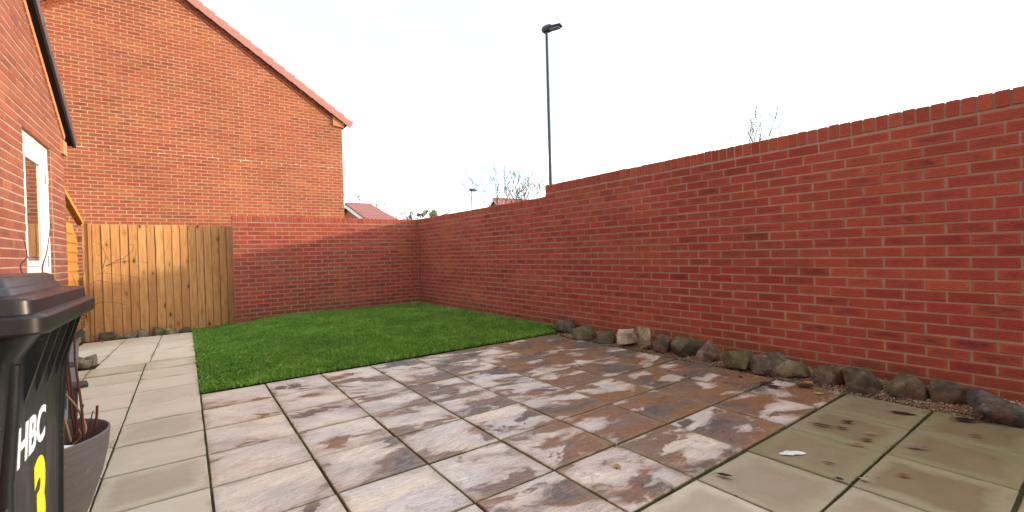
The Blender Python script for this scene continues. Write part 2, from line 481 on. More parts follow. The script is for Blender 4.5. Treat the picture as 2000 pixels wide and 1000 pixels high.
M_TILE_PINK = plain('pink_roof_tile', (0.44, 0.20, 0.165), 0.75, 0.3, 0.18, 9, bump=0.2)
M_TILE_BROWN = plain('brown_roof_tile', (0.085, 0.06, 0.06), 0.6, 0.4, 0.25, 12, bump=0.2)
M_DARK = plain('black_undercloak_and_shade', (0.015, 0.012, 0.012), 0.9, 0.1)  # also blackens the sheet standing for shadow in the lap panel
M_WHITE = plain('white_upvc', (0.80, 0.80, 0.79), 0.35, 0.5, 0.03, 6)
M_METAL = plain('bright_metal', (0.55, 0.55, 0.55), 0.3, 0.5, 0.05, 10, 1.0)
M_BARGE = plain('cream_bargeboard', (0.75, 0.68, 0.58), 0.6, 0.3, 0.05, 6)
M_LAMP = plain('lamp_grey_paint', (0.045, 0.045, 0.055), 0.5, 0.4, 0.1, 8)
M_LAMPG = plain('lamp_glass', (0.30, 0.30, 0.28), 0.2, 0.5, 0.05, 8)
M_BARK = plain('bark', (0.085, 0.07, 0.058), 0.9, 0.15, 0.3, 12)
M_REDSTEM = plain('red_stem', (0.11, 0.028, 0.022), 0.5, 0.4, 0.3, 25)
M_PALESTEM = plain('pale_stem', (0.34, 0.20, 0.115), 0.6, 0.3, 0.25, 25)
M_COMPOST = plain('compost', (0.028, 0.018, 0.013), 0.95, 0.1, 0.5, 60, bump=0.9)
M_RATTAN = plain('dark_plastic', (0.018, 0.018, 0.021), 0.45, 0.45, 0.2, 25)
M_ASPHALT = plain('asphalt', (0.06, 0.06, 0.06), 0.95, 0.2, 0.25, 3)
M_PAPER = plain('white_paper', (0.62, 0.61, 0.60), 0.85, 0.2, 0.06, 90, bump=0.3)

def glass_mat():
    t = NT('door_glass', 0.03, 0.8)
    t.color(t.mix(t.noise(t.obj(), 2.0, 2), (0.028, 0.022, 0.018), (0.045, 0.035, 0.03)))
    t.b.inputs['Coat Weight'].default_value = 1.0
    t.b.inputs['Coat Roughness'].default_value = 0.02
    return t.m
M_GLASS = glass_mat()

def bin_mat():
    t = NT('bin_plastic', 0.38, 0.32)
    o = t.obj()
    n = t.noise(t.vscale(o, (10, 10, 2.0)), 2.0, 5, 0.6)
    st = t.noise(t.vscale(o, (70, 70, 3.0)), 1.0, 4, 0.65)
    c = t.mix(n, (0.006, 0.007, 0.007), (0.013, 0.014, 0.014))
    c = t.mix(t.ramp(st, 0.55, 0.78, 0, 0.16), c, (0.10, 0.09, 0.08))
    c = t.mix(t.ramp(t.noise(o, 55, 3), 0.68, 0.74, 0, 0.5), c, (0.16, 0.14, 0.12))
    t.color(c)
    t.set(t.b.inputs['Roughness'], t.ramp(n, 0.3, 0.7, 0.30, 0.50))
    t.bump(t.noise(o, 300, 2), 0.08, 0.002)
    return t.m
M_BIN = bin_mat()
M_LIDB = plain('bin_lid_plastic', (0.016, 0.013, 0.016), 0.34, 0.4, 0.35, 22)
M_TXTW = plain('white_lettering', (0.72, 0.73, 0.74), 0.6, 0.3, 0.06, 40)
M_TXTY = plain('yellow_sticker', (0.72, 0.58, 0.02), 0.5, 0.4, 0.05, 40)

def pot_mat():
    t = NT('pot_plastic', 0.55, 0.4)
    o = t.obj()
    z = t.sep(o)[2]
    n = t.noise(t.vscale(o, (5, 5, 110)), 1.0, 4, 0.6, 0.3)
    c = t.mix(n, (0.09, 0.078, 0.075), (0.155, 0.137, 0.132))
    c = t.mix(t.ramp(t.noise(o, 30, 3), 0.66, 0.72, 0, 0.5), c, (0.28, 0.25, 0.22))
    t.color(c); t.bump(n, 0.35, 0.003)
    return t.m
M_POT = pot_mat()

def weave_mat():
    t = NT('grey_weave', 0.6, 0.35)
    o = t.obj()
    x, y, z = t.sep(o)
    a = t.math('SINE', t.math('MULTIPLY', t.math('ADD', x, y), 420.0)); b = t.math('SINE', t.math('MULTIPLY', z, 420.0))
    k = t.math('MULTIPLY', a, b)
    t.color(t.mix(t.ramp(k, -0.5, 0.5), (0.13, 0.135, 0.15), (0.23, 0.24, 0.265)))
    t.bump(k, 0.6, 0.004)
    return t.m
M_WEAVE = weave_mat()

def roof_mat():
    t = NT('far_roof_tiles', 0.8, 0.25)
    x, y, z = t.sep(t.obj())
    a = t.math('SINE', t.math('MULTIPLY', x, 21.0)); b = t.math('FRACT', t.math('MULTIPLY', z, 6.5))
    k = t.math('ADD', t.math('MULTIPLY', a, 0.4), b)
    c = t.mix(t.ramp(k, 0.0, 1.0, 0.0, 0.8), (0.25, 0.085, 0.075), (0.43, 0.18, 0.16))
    t.color(t.mix(t.ramp(t.noise(t.obj(), 3, 4), 0.4, 0.7, 0, 0.5), c, (0.30, 0.13, 0.11)))
    t.bump(k, 0.6, 0.03)
    return t.m
M_ROOF = roof_mat()

# ------------------------------------------------------------------ ground
def slope_w(x):
    if x < 0.1: return 1.0
    if x > 1.6: return 0.12
    u = (x - 0.1) / 1.5
    return 1 - 0.88 * (u * u * (3 - 2 * u))
KINK = 6.12
SLOPE = 0.041
def gz(x, y):
    return -SLOPE * max(0.0, y - KINK) * slope_w(x)

me = mesh([(-300, -300, -.3), (300, -300, -.3), (300, 300, -.3), (-300, 300, -.3)], [(0, 1, 2, 3)], M_ASPHALT)
tag(link('ground', me), kind='structure')

def grid_sheet(name, x0, x1, y0, y1, nx, ny, zf, mat):
    v, f = [], []
    for j in range(ny + 1):
        for i in range(nx + 1):
            x = x0 + (x1 - x0) * i / nx; y = y0 + (y1 - y0) * j / ny
            v.append((x, y, zf(x, y)))
    for j in range(ny):
        for i in range(nx):
            a = j * (nx + 1) + i
            f.append((a, a + 1, a + nx + 2, a + nx + 1))
    return link(name, mesh(v, f, mat, True, name))
soil = grid_sheet('garden_soil_ground', -2.6, 4.4, -1.2, 10.2, 40, 60, lambda x, y: gz(x, y) - 0.0095 + 0.003 * mnoise.noise((x * 6, y * 6, 0)), M_SOIL)
tag(soil, kind='structure')

# ------------------------------------------------------------------ paving
_slab_cache = {}
def slab_mesh(w, d, mat, t=0.03, bev=0.0035):
    key = (round(w, 4), round(d, 4), mat.name)
    if key in _slab_cache: return _slab_cache[key]
    x, y = w / 2, d / 2
    def ring(xx, yy, z): return [(-xx, -yy, z), (xx, -yy, z), (xx, yy, z), (-xx, yy, z)]
    # edge ring broken up a little so that arrises are not dead straight
    n = 4
    def loop(xx, yy, z, jit):
        r = []
        cs = [(-xx, -yy), (xx, -yy), (xx, yy), (-xx, yy)]
        for k in range(4):
            a, b = cs[k], cs[(k + 1) % 4]
            for i in range(n):
                u = i / n
                j = 0 if i == 0 else jit
                r.append((a[0] + (b[0] - a[0]) * u + random.uniform(-j, j), a[1] + (b[1] - a[1]) * u + random.uniform(-j, j), z))
        return r
    V = loop(x - bev, y - bev, 0, 0.0012) + loop(x, y, -bev, 0.001) + loop(x, y, -t, 0)
    N = 4 * n
    F = [tuple(range(N))]
    for r in range(2):
        for i in range(N):
            q = (i + 1) % N
            F.append((r * N + i, (r + 1) * N + i, (r + 1) * N + q, r * N + q))
    m = mesh(V, F, mat, False, 'slab')
    bm = bmesh.new(); bm.from_mesh(m); bmesh.ops.recalc_face_normals(bm, faces=bm.faces[:]); bm.to_mesh(m); bm.free()
    _slab_cache[key] = m
    return m

COLX = [0.068, 0.520, 0.967, 1.412, 1.863, 2.325, 2.805, 3.268, 3.735]
ROWY = [4.325, 3.872, 3.42, 2.975, 2.535, 2.10, 1.645, 1.183]
patio = empty('patio_paving', (0, 0, 0), kind='structure')
cream_bias = {}
for j in range(len(ROWY) - 1):
    y1, y0 = ROWY[j], ROWY[j + 1]
    for i in range(len(COLX) - 1):
        x0, x1 = COLX[i], COLX[i + 1]
        gap = 0.010
        w, d = 0.446, 0.437
        o = link('riven_slab', slab_mesh(w, d, M_RIVEN), patio, ((x0 + x1) / 2, (y0 + y1) / 2, random.uniform(-.003, .003)),
                 (random.uniform(-.006, .006), random.uniform(-.006, .006), random.uniform(-.005, .005)))
        o.scale = ((x1 - x0 - gap) / w, (y1 - y0 - gap - .007) / d, 1)
        # cream stone by the path, redder towards the wall
        q = i / 7.0
        cr = 0.575 - 0.185 * q ** 0.7 + random.uniform(-.035, .035)
        if (i, j) in ((3, 3), (2, 4)): cr -= 0.04
        ang = random.choice((0.0, 0.0, 0.02, 0.05, -0.05, 0.08, 0.5, 0.52)) + random.uniform(-.02, .02)
        o.color = (cr, min(1, 0.15 + 0.85 * q + random.uniform(-.25, .25)), ang % 1.0, 1)
# smooth concrete strip next to the patio, nearest the camera
ROWC = [1.183, 0.728, 0.272, -0.18]
for j in range(3):
    y1, y0 = ROWC[j], ROWC[j + 1]
    for i in range(1, 8):
        x0, x1 = COLX[i], COLX[i + 1]
        if i == 7 and j > 0: x1 = 3.745
        w, d = 0.446, 0.437
        o = link('concrete_slab', slab_mesh(w, d, M_CONC), patio, ((x0 + x1) / 2, (y0 + y1) / 2 - (0.004 if j == 0 else 0), random.uniform(-.003, .0005)),
                 (random.uniform(-.005, .005), random.uniform(-.005, .005), random.uniform(-.003, .003)))
        o.scale = ((x1 - x0 - 0.011) / w, (y1 - y0 - 0.017) / d, 1)
        q = max(0.0, (i - 3) / 4)
        q = min(1, max(0.0, (i - 3.2) / 2))
        o.color = (0.45 + 0.55 * q + random.uniform(-.1, .1), min(1, 0.25 + 0.60 * q + random.uniform(-.1, .1)), random.uniform(-.05, .05) % 1.0, 1)
# path
path = empty('path_paving', (0, 0, 0), kind='structure')
PX = [(-0.358, 0.0635), (-0.786, -0.366), (-1.098, -0.794)]
PY = [1.20, 1.65, 2.10, 2.545, 2.984, 3.434, 3.875, 4.322, 4.771, 5.226, 5.673, 6.12]
for c, (x0, x1) in enumerate(PX):
    for k in range(len(PY) - 1):
        y0, y1 = PY[k] + (0, .022, .01)[c], PY[k + 1] + (0, .022, .01)[c]
        if k == len(PY) - 2: y1 = 6.12
        w, d = 0.446, 0.437
        o = link('path_slab', slab_mesh(w, d, M_CONC), path, ((x0 + x1) / 2, (y0 + y1) / 2, random.uniform(-.003, .001)),
                 (random.uniform(-.006, .006), random.uniform(-.006, .006), random.uniform(-.004, .004)))
        o.scale = ((x1 - x0) / w, (y1 - y0 - 0.018) / d, 1)
        wet = {5: .40, 3: .5, 2: .1, 4: .1}.get(k, random.uniform(0, .25)) if c == 0 else random.uniform(0, .2)
        gr = random.uniform(.06, .2) if k < 8 else random.uniform(.3, .6) if k == 10 else random.uniform(.05, .2)
        o.color = (wet, gr, random.uniform(-.02, .02) % 1.0, 1)
tilt = -math.atan(SLOPE)
FY = [6.128, 7.13, 8.13, 9.18]
for c, (x0, x1) in enumerate([(-0.33, 0.0635), (-0.765, -0.338), (-1.25, -0.773)]):
    for k in range(3):
        y0, y1 = FY[k], FY[k + 1]
        if c == 2 and k == 0: y0 = 6.55
        yc = (y0 + y1) / 2
        w, d = 0.446, 0.437
        o = link('long_path_slab', slab_mesh(w, d, M_CONC), path, ((x0 + x1) / 2, yc, -SLOPE * (yc - KINK) + random.uniform(-.002, .001)),
                 (tilt + random.uniform(-.002, .002), random.uniform(-.004, .004), 0))
        o.scale = ((x1 - x0) / w, (y1 - y0 - 0.004) / d, 1)
        o.color = (0.0, random.uniform(0, .06), 0.0, 1)

# ------------------------------------------------------------------ brickwork
TMPL_F = [(0, 1, 2, 3), (4, 5, 1, 0), (5, 6, 2, 1), (6, 7, 3, 2), (7, 4, 0, 3), (8, 9, 5, 4), (9, 10, 6, 5), (10, 11, 7, 6), (11, 8, 4, 7)]
def brick_verts(L, H, D, r, b=0.0028):
    x, z = L / 2, H / 2
    def ring(xx, zz, y, j):
        return [(sx * xx + r.uniform(-j, j), y + r.uniform(-j, j) * 0.6, sz * zz + r.uniform(-j, j)) for sx, sz in ((-1, -1), (1, -1), (1, 1), (-1, 1))]
    return np.array(ring(x - b, z - b, 0, 0.0013) + ring(x, z, b, 0.0010) + ring(x, z, D, 0))
def brick_uv(V, L, H):
    return np.stack([np.clip(V[:, 0] / L + .5, 0, 1), np.clip(V[:, 2] / H + .5, 0, 1)], 1)

def finish_brick_mesh(V, F, UV, T, mat, name):
    me = bpy.data.meshes.new(name)
    me.from_pydata(V.tolist(), [], F)
    me.materials.append(mat)
    uvl = me.uv_layers.new(name='UVMap')
    li = np.empty(len(me.loops), dtype=np.int32); me.loops.foreach_get('vertex_index', li)
    uvl.data.foreach_set('uv', UV[li].astype(np.float32).ravel())
    a = me.attributes.new('tint', 'FLOAT_COLOR', 'POINT')
    a.data.foreach_set('color', T.astype(np.float32).ravel())
    me.update()
    return me

pyr = random.Random(11)
def tint_for(s, c, seed, dark_boost=0.0):
    """colour traits of a brick: orange-ness, dark flash, seed, value. Neighbours out of one pack look alike."""
    cl = mnoise.noise((s * 0.9 + seed * 13.1, c * 0.32, seed * 3.7))
    r = pyr.random()
    orange = min(1, max(0, 0.30 + 0.45 * cl + pyr.gauss(0, 0.12)))
    cl2 = mnoise.noise((s * 1.3 + 40 + seed * 7.7, c * 0.55, seed))
    g = 0.12
    if r < 0.06 + max(0, cl2) * 0.38 + dark_boost: g = pyr.uniform(0.6, 1.0)
    elif r < 0.70: g = pyr.uniform(0.2, 0.55)
    val = min(1, max(0, 0.5 + pyr.gauss(0, 0.15)))
    return (orange, g, pyr.random(), val)

FV = Vector(FWD)
def px_size(p):
    q = Vector(p) - Vector((0, 0, EYE))
    zc = q.dot(FWD)
    if zc < 0.2: return 0.0
    u = q.dot(RIGHT) / zc * 877; v = q.dot(UP) / zc * 877
    if abs(u) > 1015 or abs(v) > 515: return 0.0
    return 1.0 / zc

class Wall:
    """bricks of one wall: local x along the wall, local y into the wall, z up"""
    def __init__(s, root, origin, rotz, mat, n_var=24):
        s.root, s.o, s.rz, s.mat = root, Vector(origin), rotz, mat
        s.R = Matrix.Rotation(rotz, 3, 'Z')
        s.items = []
        s.cache = {}
    def w(s, x, y, z): return s.o + s.R @ Vector((x, y, z))
    def brick(s, x, z, L, H, D, tint, y=0.0, name='brick', tilt=0.0):
        if name == 'brick': y = max(-.0028, min(.0016, y))
        s.items.append((name, x, z, L, H, D, tint, y, tilt))
    def emit(s, limit=300):
        by = {}
        n_hat = s.R @ Vector((0, -1, 0))
        for it in s.items: by.setdefault(it[0], []).append(it)
        for name, lst in by.items():
            def key(it):
                p = s.w(it[1], 0, it[2]); q = px_size(p)
                if q == 0: return 0
                vd = (Vector((0, 0, EYE)) - p).normalized()
                return it[3] * it[4] * abs(vd.dot(n_hat)) * q * q
            lst.sort(key=key, reverse=True)
            for it in lst[:limit]:
                s.single(it)
            rest = lst[limit:]
            if rest:
                VV, UU, TT, FF = [], [], [], []
                for k, (nm, x, z, L, H, D, tint, y, tl) in enumerate(rest):
                    V = brick_verts(L, H, D, pyr)
                    UU.append(brick_uv(V, L, H))
                    if tl:
                        c_, s_ = math.cos(tl), math.sin(tl)
                        V = np.stack([V[:, 0] * c_ - V[:, 2] * s_, V[:, 1], V[:, 0] * s_ + V[:, 2] * c_], 1)
                    V = V + np.array([x, y, z])
                    VV.append(V); TT.append(np.repeat(np.array([tint]), 12, 0))
                    FF += [tuple(i + 12 * k for i in f) for f in TMPL_F]
                me = finish_brick_mesh(np.concatenate(VV), FF, np.concatenate(UU), np.concatenate(TT), s.mat, 'brickwork')
                o = link('brickwork', me, s.root, s.o - s.root.location, (0, 0, s.rz))
                o['kind'] = 'stuff'
    def single(s, it):
        name, x, z, L, H, D, tint, y, tl = it
        q = (round(tint[0] * 5), round(tint[1] * 4), int(tint[2] * 3), round(tint[3] * 3))
        key = (round(L, 3), round(H, 3), q)
        if key not in s.cache:
            V = brick_verts(L, H, D, pyr)
            s.cache[key] = finish_brick_mesh(V, TMPL_F, brick_uv(V, L, H), np.repeat(np.array([tint]), 12, 0), s.mat, 'brick')
        p = s.w(x, y, z) - s.root.location
        o = link(name, s.cache[key], s.root, p, (0, 0, 0))
        o.rotation_euler = (Matrix.Rotation(s.rz, 3, 'Z') @ Matrix.Rotation(-tl, 3, 'Y')).to_euler() if tl else (0, 0, s.rz)

CP = 0.0757     # course pitch
BP = 0.2235     # brick pitch
J = 0.0122
def courses(W, x0, x1, ztop, n, seed, keep=None, dark=None, off0=0.0, half=True, cp=CP, bp=BP, openings=(), clip=None):
    """stretcher bond downwards from ztop; openings = (xa, xb, za, zb)"""
    for c in range(n):
        z = ztop - cp * (c + .5)
        k0 = -1
        sh = off0 + (bp / 2 if c % 2 else 0) + pyr.uniform(-.004, .004)
        x = x0 - sh
        while x < x1:
            spans = [(max(x, x0), min(x + bp, x1))]
            if clip:
                ca, cb = clip(z + cp / 2)
                spans = [(max(a, ca), min(b, cb)) for a, b in spans if min(b, cb) - max(a, ca) > .03]
            for (xa, xb, za, zb) in openings:
                if za < z < zb:
                    ns = []
                    for a, b in spans:
                        if b <= xa or a >= xb: ns.append((a, b))
                        else:
                            if a < xa: ns.append((a, xa + J / 2))
                            if b > xb: ns.append((xb - J / 2, b))
                    spans = ns
            for a, b in spans:
                if b - a < 0.035: continue
                L = b - a - J
                xc = (a + b) / 2
                if keep and not keep(xc, z, L): continue
                db = dark(xc, z) if dark else 0
                zz = z + .0022 * mnoise.noise((xc * .9, c * 5.3, seed)) + pyr.gauss(0, .0006)
                W.brick(xc + pyr.gauss(0, .0012), zz, L + pyr.gauss(0, .0016), cp - J + pyr.gauss(0, .0008), 0.05, tint_for(xc, c, seed, db), pyr.gauss(0, 0.0013), 'brick', pyr.gauss(0, .0028))
            x += bp

XR, YB = 4.10, 9.10
LOW_TOP, UP_TOP, STEP_Y = 1.817, 1.972, 4.80
COPE = 0.103
# --- right hand garden wall (faces -X): local x = -Y
rw = empty('garden_wall', (XR, 4.0, 0), 'long red brick garden wall with stepped coping running behind the row of stones', 'wall')
W = Wall(rw, (XR, 0, 0), -math.pi / 2, M_BRICK)
Y_NEAR = -1.0
ztop_low = LOW_TOP - COPE - J
def dark_r(x, z):
    y = -x
    return 0.5 if (5.4 < y < 6.3 and (0.40 < z < 0.5 or 0.70 < z < 0.79)) else 0.0
courses(W, -(YB - 0.004), -Y_NEAR, ztop_low, 24, 1, dark=dark_r)
for c in range(2):
    z = ztop_low + CP * (c + .5)
    x = -STEP_Y + (BP / 2 * -1 if c % 2 == 0 else 0)
    while x < -Y_NEAR:
        a, b = max(x, -STEP_Y), x + BP
        if b - a > 0.05:
            W.brick((a + b) / 2, z, b - a - J, CP - J, 0.05, tint_for(x, -c, 1), pyr.gauss(0, .0011))
        x += BP
def coping(W, xa, xb, ztop, seed, depth=0.218, pitch=0.0745):
    n = int(round((xb - xa) / pitch)); p = (xb - xa) / n
    for k in range(n):
        xc = xa + (k + .5) * p
        t = tint_for(xc, 0, seed)
        t = (min(1, t[0] + .12), t[1] * 0.5, t[2], t[3])
        W.brick(xc, ztop - COPE / 2 + pyr.gauss(0, .0016), p - J + pyr.uniform(-.001, .001), COPE + pyr.uniform(-.002, .002), depth, t, pyr.gauss(0, .0015) - .001, 'coping_brick', pyr.gauss(0, .006))
coping(W, -(YB - 0.004), -STEP_Y - 0.002, LOW_TOP, 5)
coping(W, -STEP_Y, -Y_NEAR, UP_TOP, 6)
W.emit()
core = MB()
core.box(0.0045, .21, 0, 0, 0, 0) if False else None
m = MB()
m.box(XR + .0045, XR + .21, Y_NEAR, YB - .012, -.35, ztop_low + J - .003)
m.build('mortar', M_MORTAR, rw, -Vector(rw.location))
m = MB(); m.box(XR + .0045, XR + .21, Y_NEAR, STEP_Y - .003, ztop_low + J - .0028, UP_TOP - COPE - .002)
m.build('mortar', M_MORTAR, rw, -Vector(rw.location))
m = MB(); m.box(XR + .006, XR + .20, Y_NEAR, STEP_Y - .004, UP_TOP - COPE - .0018, UP_TOP - .006)
m.build('coping_mortar', M_MORTAR, rw, -Vector(rw.location))
m = MB(); m.box(XR + .006, XR + .20, STEP_Y + .002, YB - .014, LOW_TOP - COPE - .004, LOW_TOP - .006)
m.build('coping_mortar', M_MORTAR, rw, -Vector(rw.location))

# --- back garden wall (faces -Y)
BX0 = 0.672
bw = empty('garden_wall', (2.3, YB, 0), 'lower red brick garden wall behind the lawn, beside the timber fence', 'wall')
W = Wall(bw, (0, YB, 0), 0, M_BRICK)
courses(W, BX0, XR - 0.003, ztop_low, 25, 2, off0=0.0)
coping(W, BX0, XR + 0.20, LOW_TOP, 8)
W.emit()
m = MB(); m.box(BX0 + .004, XR + .19, YB + .0045, YB + .21, -.4, LOW_TOP - COPE - .003)
m.build('mortar', M_MORTAR, bw, -Vector(bw.location))
m = MB(); m.box(BX0 + .006, XR + .195, YB + .006, YB + .2, LOW_TOP - COPE - .0028, LOW_TOP - .006)
m.build('coping_mortar', M_MORTAR, bw, -Vector(bw.location))
# the wall's end seen past the fence
Wend = Wall(bw, (BX0, YB, 0), math.pi / 2 + math.pi, M_BRICK)

# --- neighbour's gable
YG = 12.5
GX1, GAX, GAZ, GSL = 3.53, -0.44, 7.20, 0.672
GX0 = 2 * GAX - GX1
nh = empty('brick_house', (GAX, YG, -.2), 'tall sunlit red brick house gable with pink verge tiles beyond the timber fence', 'house')
W = Wall(nh, (0, YG, 0), 0, M_BRICKH)
rake = lambda x: GAZ - GSL * abs(x - GAX)
CPG, BPG = 0.0752, 0.222
ncg = int((GAZ + .3) / CPG)
courses(W, GX0, GX1, GAZ, ncg, 3, clip=lambda z: (GAX - (GAZ + .07 - z) / GSL, GAX + (GAZ + .07 - z) / GSL),
        dark=lambda x, z: 0.55 if 1.98 < z < 2.05 and x < 0.2 else (0.25 if 3.8 < z < 4.4 else 0), cp=CPG, bp=BPG)
# raking corbel of small header bricks under the verge
th = math.atan(GSL)
for side in (1, -1):
    Lr = (GX1 - GAX) / math.cos(th) - 0.30
    n = int(Lr / 0.112)
    for k in range(n):
        for row in range(2):
            s_ = 0.05 + (k + .5 + 0.5 * row) * Lr / n
            x = GAX + side * (s_ * math.cos(th)); z = GAZ - s_ * math.sin(th)
            lift = 0.025 + 0.066 * row
            x += side * lift * math.sin(th); z += lift * math.cos(th)
            W.brick(x, z, 0.098, 0.058, 0.09, tint_for(x, k * .3, 4, .1), -0.018 - 0.022 * row + (0.006 if k % 2 else 0), 'corbel_brick', -side * (th + pyr.gauss(0, .03)))
W.emit()
m = MB()
m.prism([(GX0 + .004, YG + .0035, -.3), (GX1 - .004, YG + .0035, -.3), (GX1 - .004, YG + .0035, rake(GX1) + .1), (GAX, YG + .0035, GAZ + .12), (GX0 + .004, YG + .0035, rake(GX0) + .1)], (0, 7.5, 0), 1)
m.build('mortar', M_MORTARH, nh, -Vector(nh.location))
# kneeler block at the eaves
for side in (1, -1):
    xe = GX1 if side > 0 else GX0
    m = MB()
    z0 = rake(GX1) + 0.02
    a = [(xe + side * 0.05, YG - .045, z0 - .02), (xe - side * 0.24, YG - .045, z0 + .01), (xe - side * 0.24, YG - .045, z0 + .26), (xe + side * .05, YG - .045, z0 + .09)]
    m.prism(a, (0, .12, 0), 1)
    m.build('kneeler', plain('kneeler_brick', (0.50, 0.21, 0.09), 0.85, 0.2, 0.2, 14, bump=0.3), nh, -Vector(nh.location))
# roof slab and verge tiles
def verge_tile_mesh(Lt, mat, wide=0.16, thick=0.085):
    """interlocking verge tile: rounded top edge, open below, tapering so the next one laps over it"""
    mb = MB()
    prof = [(-0.03, -0.085), (-0.034, 0.03), (-0.022, 0.066), (0.015, 0.086), (wide, 0.09), (wide, 0.06), (0.02, 0.055), (0.0, 0.02), (0.0, -0.085)]
    n = len(prof)
    V = []
    for (x, k, dz) in ((0, 1.0, 0.0), (Lt, 1.0, 0.034)):
        for (py, pz) in prof:
            V.append((x, py - (0.012 if x > 0 else 0), pz + dz if pz > -.05 else pz - (0.018 if x > 0 else 0)))
    F = [tuple(range(n)), tuple(reversed(range(n, 2 * n)))]
    for i in range(n):
        q = (i + 1) % n
        F.append((i, q, q + n, i + n))
    me = mesh(V, F, mat, False, 'verge_tile')
    bm = bmesh.new(); bm.from_mesh(me); bmesh.ops.recalc_face_normals(bm, faces=bm.faces[:])
    bmesh.ops.bevel(bm, geom=[e for e in bm.edges if e.calc_face_angle(0) > .4], offset=0.006, segments=1, affect='EDGES')
    bm.to_mesh(me); bm.free()
    return me
vt = verge_tile_mesh(0.345, M_TILE_PINK)
Lr = (GX1 - GAX) / math.cos(th) + 0.14
nt = int(Lr / 0.305)
for side in (1, -1):
    for k in range(nt + 1):
        s_ = k * (Lr - .16) / (nt + .6)
        lift = 0.205
        x = GAX + side * (s_ * math.cos(th) + lift * math.sin(th)); z = GAZ - s_ * math.sin(th) + lift * math.cos(th)
        o = link('verge_tile', vt, nh, Vector((x, YG - 0.075, z)) - nh.location, (0, th if side > 0 else -th, 0))
        if side < 0: o.scale = (-1, 1, 1)
    e0 = Vector((GAX, YG, GAZ + .2)); ext = Vector((side * math.cos(th), 0, -math.sin(th))) * (Lr - .07)
    nrm = Vector((side * math.sin(th), 0, math.cos(th)))
    m = MB()
    p = [e0 + Vector((0, -.04, 0)), e0 + Vector((0, 7.6, 0)), e0 + ext + Vector((0, 7.6, 0)), e0 + ext + Vector((0, -.04, 0))]
    m.prism(p, nrm * 0.06, 2)
    m.build('roof', M_TILE_PINK, nh, -Vector(nh.location))
# gutter end at the eaves
m = MB()
gzc = rake(GX1) + .12
pts = [(GX1 + .03 + .07 * (1 + math.cos(a)), gzc - .05 * math.sin(a)) for a in np.linspace(math.pi, 0, 7)]
m.prism([(x, YG - .05, z) for x, z in pts], (0, 7.4, 0), 1)
m.build('gutter', M_DARK, nh, -Vector(nh.location))

# --- our own house: wall facing +X, gable verge running up towards the camera
XH = -1.10
HY1, HY0 = 7.25, 2.4
VS = math.tan(math.radians(30.5))
hz = lambda y: 2.50 + (HY1 - y) * VS
lh = empty('brick_house', (XH, 5.0, 0), 'near red brick house wall with white glazed door and dark brown roof edge', 'house')
W = Wall(lh, (XH, 0, 0), math.pi / 2, M_BRICKL)
DY0, DY1, DZ1 = 5.60, 6.625, 2.285
courses(W, HY0, HY1, 4.905, 65, 9, clip=lambda z: (HY0, HY1 + (2.50 + .035 - z) / VS), off0=0.05,
        openings=[(DY0, DY1, -1, DZ1)])
W.emit()
# reveal bricks beside the door
Wr = Wall(lh, (XH - .0045, DY1 - .0075, 0), 0, M_BRICKL)
for k in range(33, 66):
    zc = 4.905 - CP * (k + .5)
    if 0.0 < zc < DZ1 - .03:
        Wr.brick(-.048, zc, .088, CP - J, .004, tint_for(0, k, 9), -.001, 'reveal_brick')
Wr.emit()
def house_core(y0, y1, z0, zt=None):
    m = MB()
    top0 = hz(y0) if zt is None else zt
    top1 = hz(y1) if zt is None else zt
    m.prism([(XH - .004, y0, z0), (XH - .004, y1, z0), (XH - .004, y1, top1), (XH - .004, y0, top0)], (-.24, 0, 0), 0)
    m.build('mortar', M_MORTARL, lh, -Vector(lh.location))
house_core(HY0, DY0 + .004, -.3)
house_core(DY1 - .004, HY1 - .004, -.3)
house_core(DY0 + .0042, DY1 - .0042, DZ1 + .003)
# the house body behind
m = MB(); m.box(XH - 5, XH - .245, HY0, HY1 - .01, -.3, 2.45); m.build('inner_wall', M_MORTARL, lh, -Vector(lh.location))
m = MB(); m.prism([(XH - .004, HY0 - .004, -.3), (XH - .004, -4.5, -.3), (XH - .004, -4.5, 5.1), (XH - .004, HY0 - .004, 5.1)], (-5, 0, 0), 0)
m.build('added_rear_wall', M_MORTARR, lh, -Vector(lh.location))  # unseen house extension, added to darken the near end of the long wall
m = MB(); m.prism([(XH + .25, HY0 + .02, 5.05), (XH + .25, -4.6, 5.05), (XH - 2.6, -4.6, 7.0), (XH - 2.6, HY0 + .02, 7.0)], (0, 0, .12), 0)
m.build('added_rear_roof', M_TILE_BROWN, lh, -Vector(lh.location))  # unseen roof over the added extension, cuts sky light with it
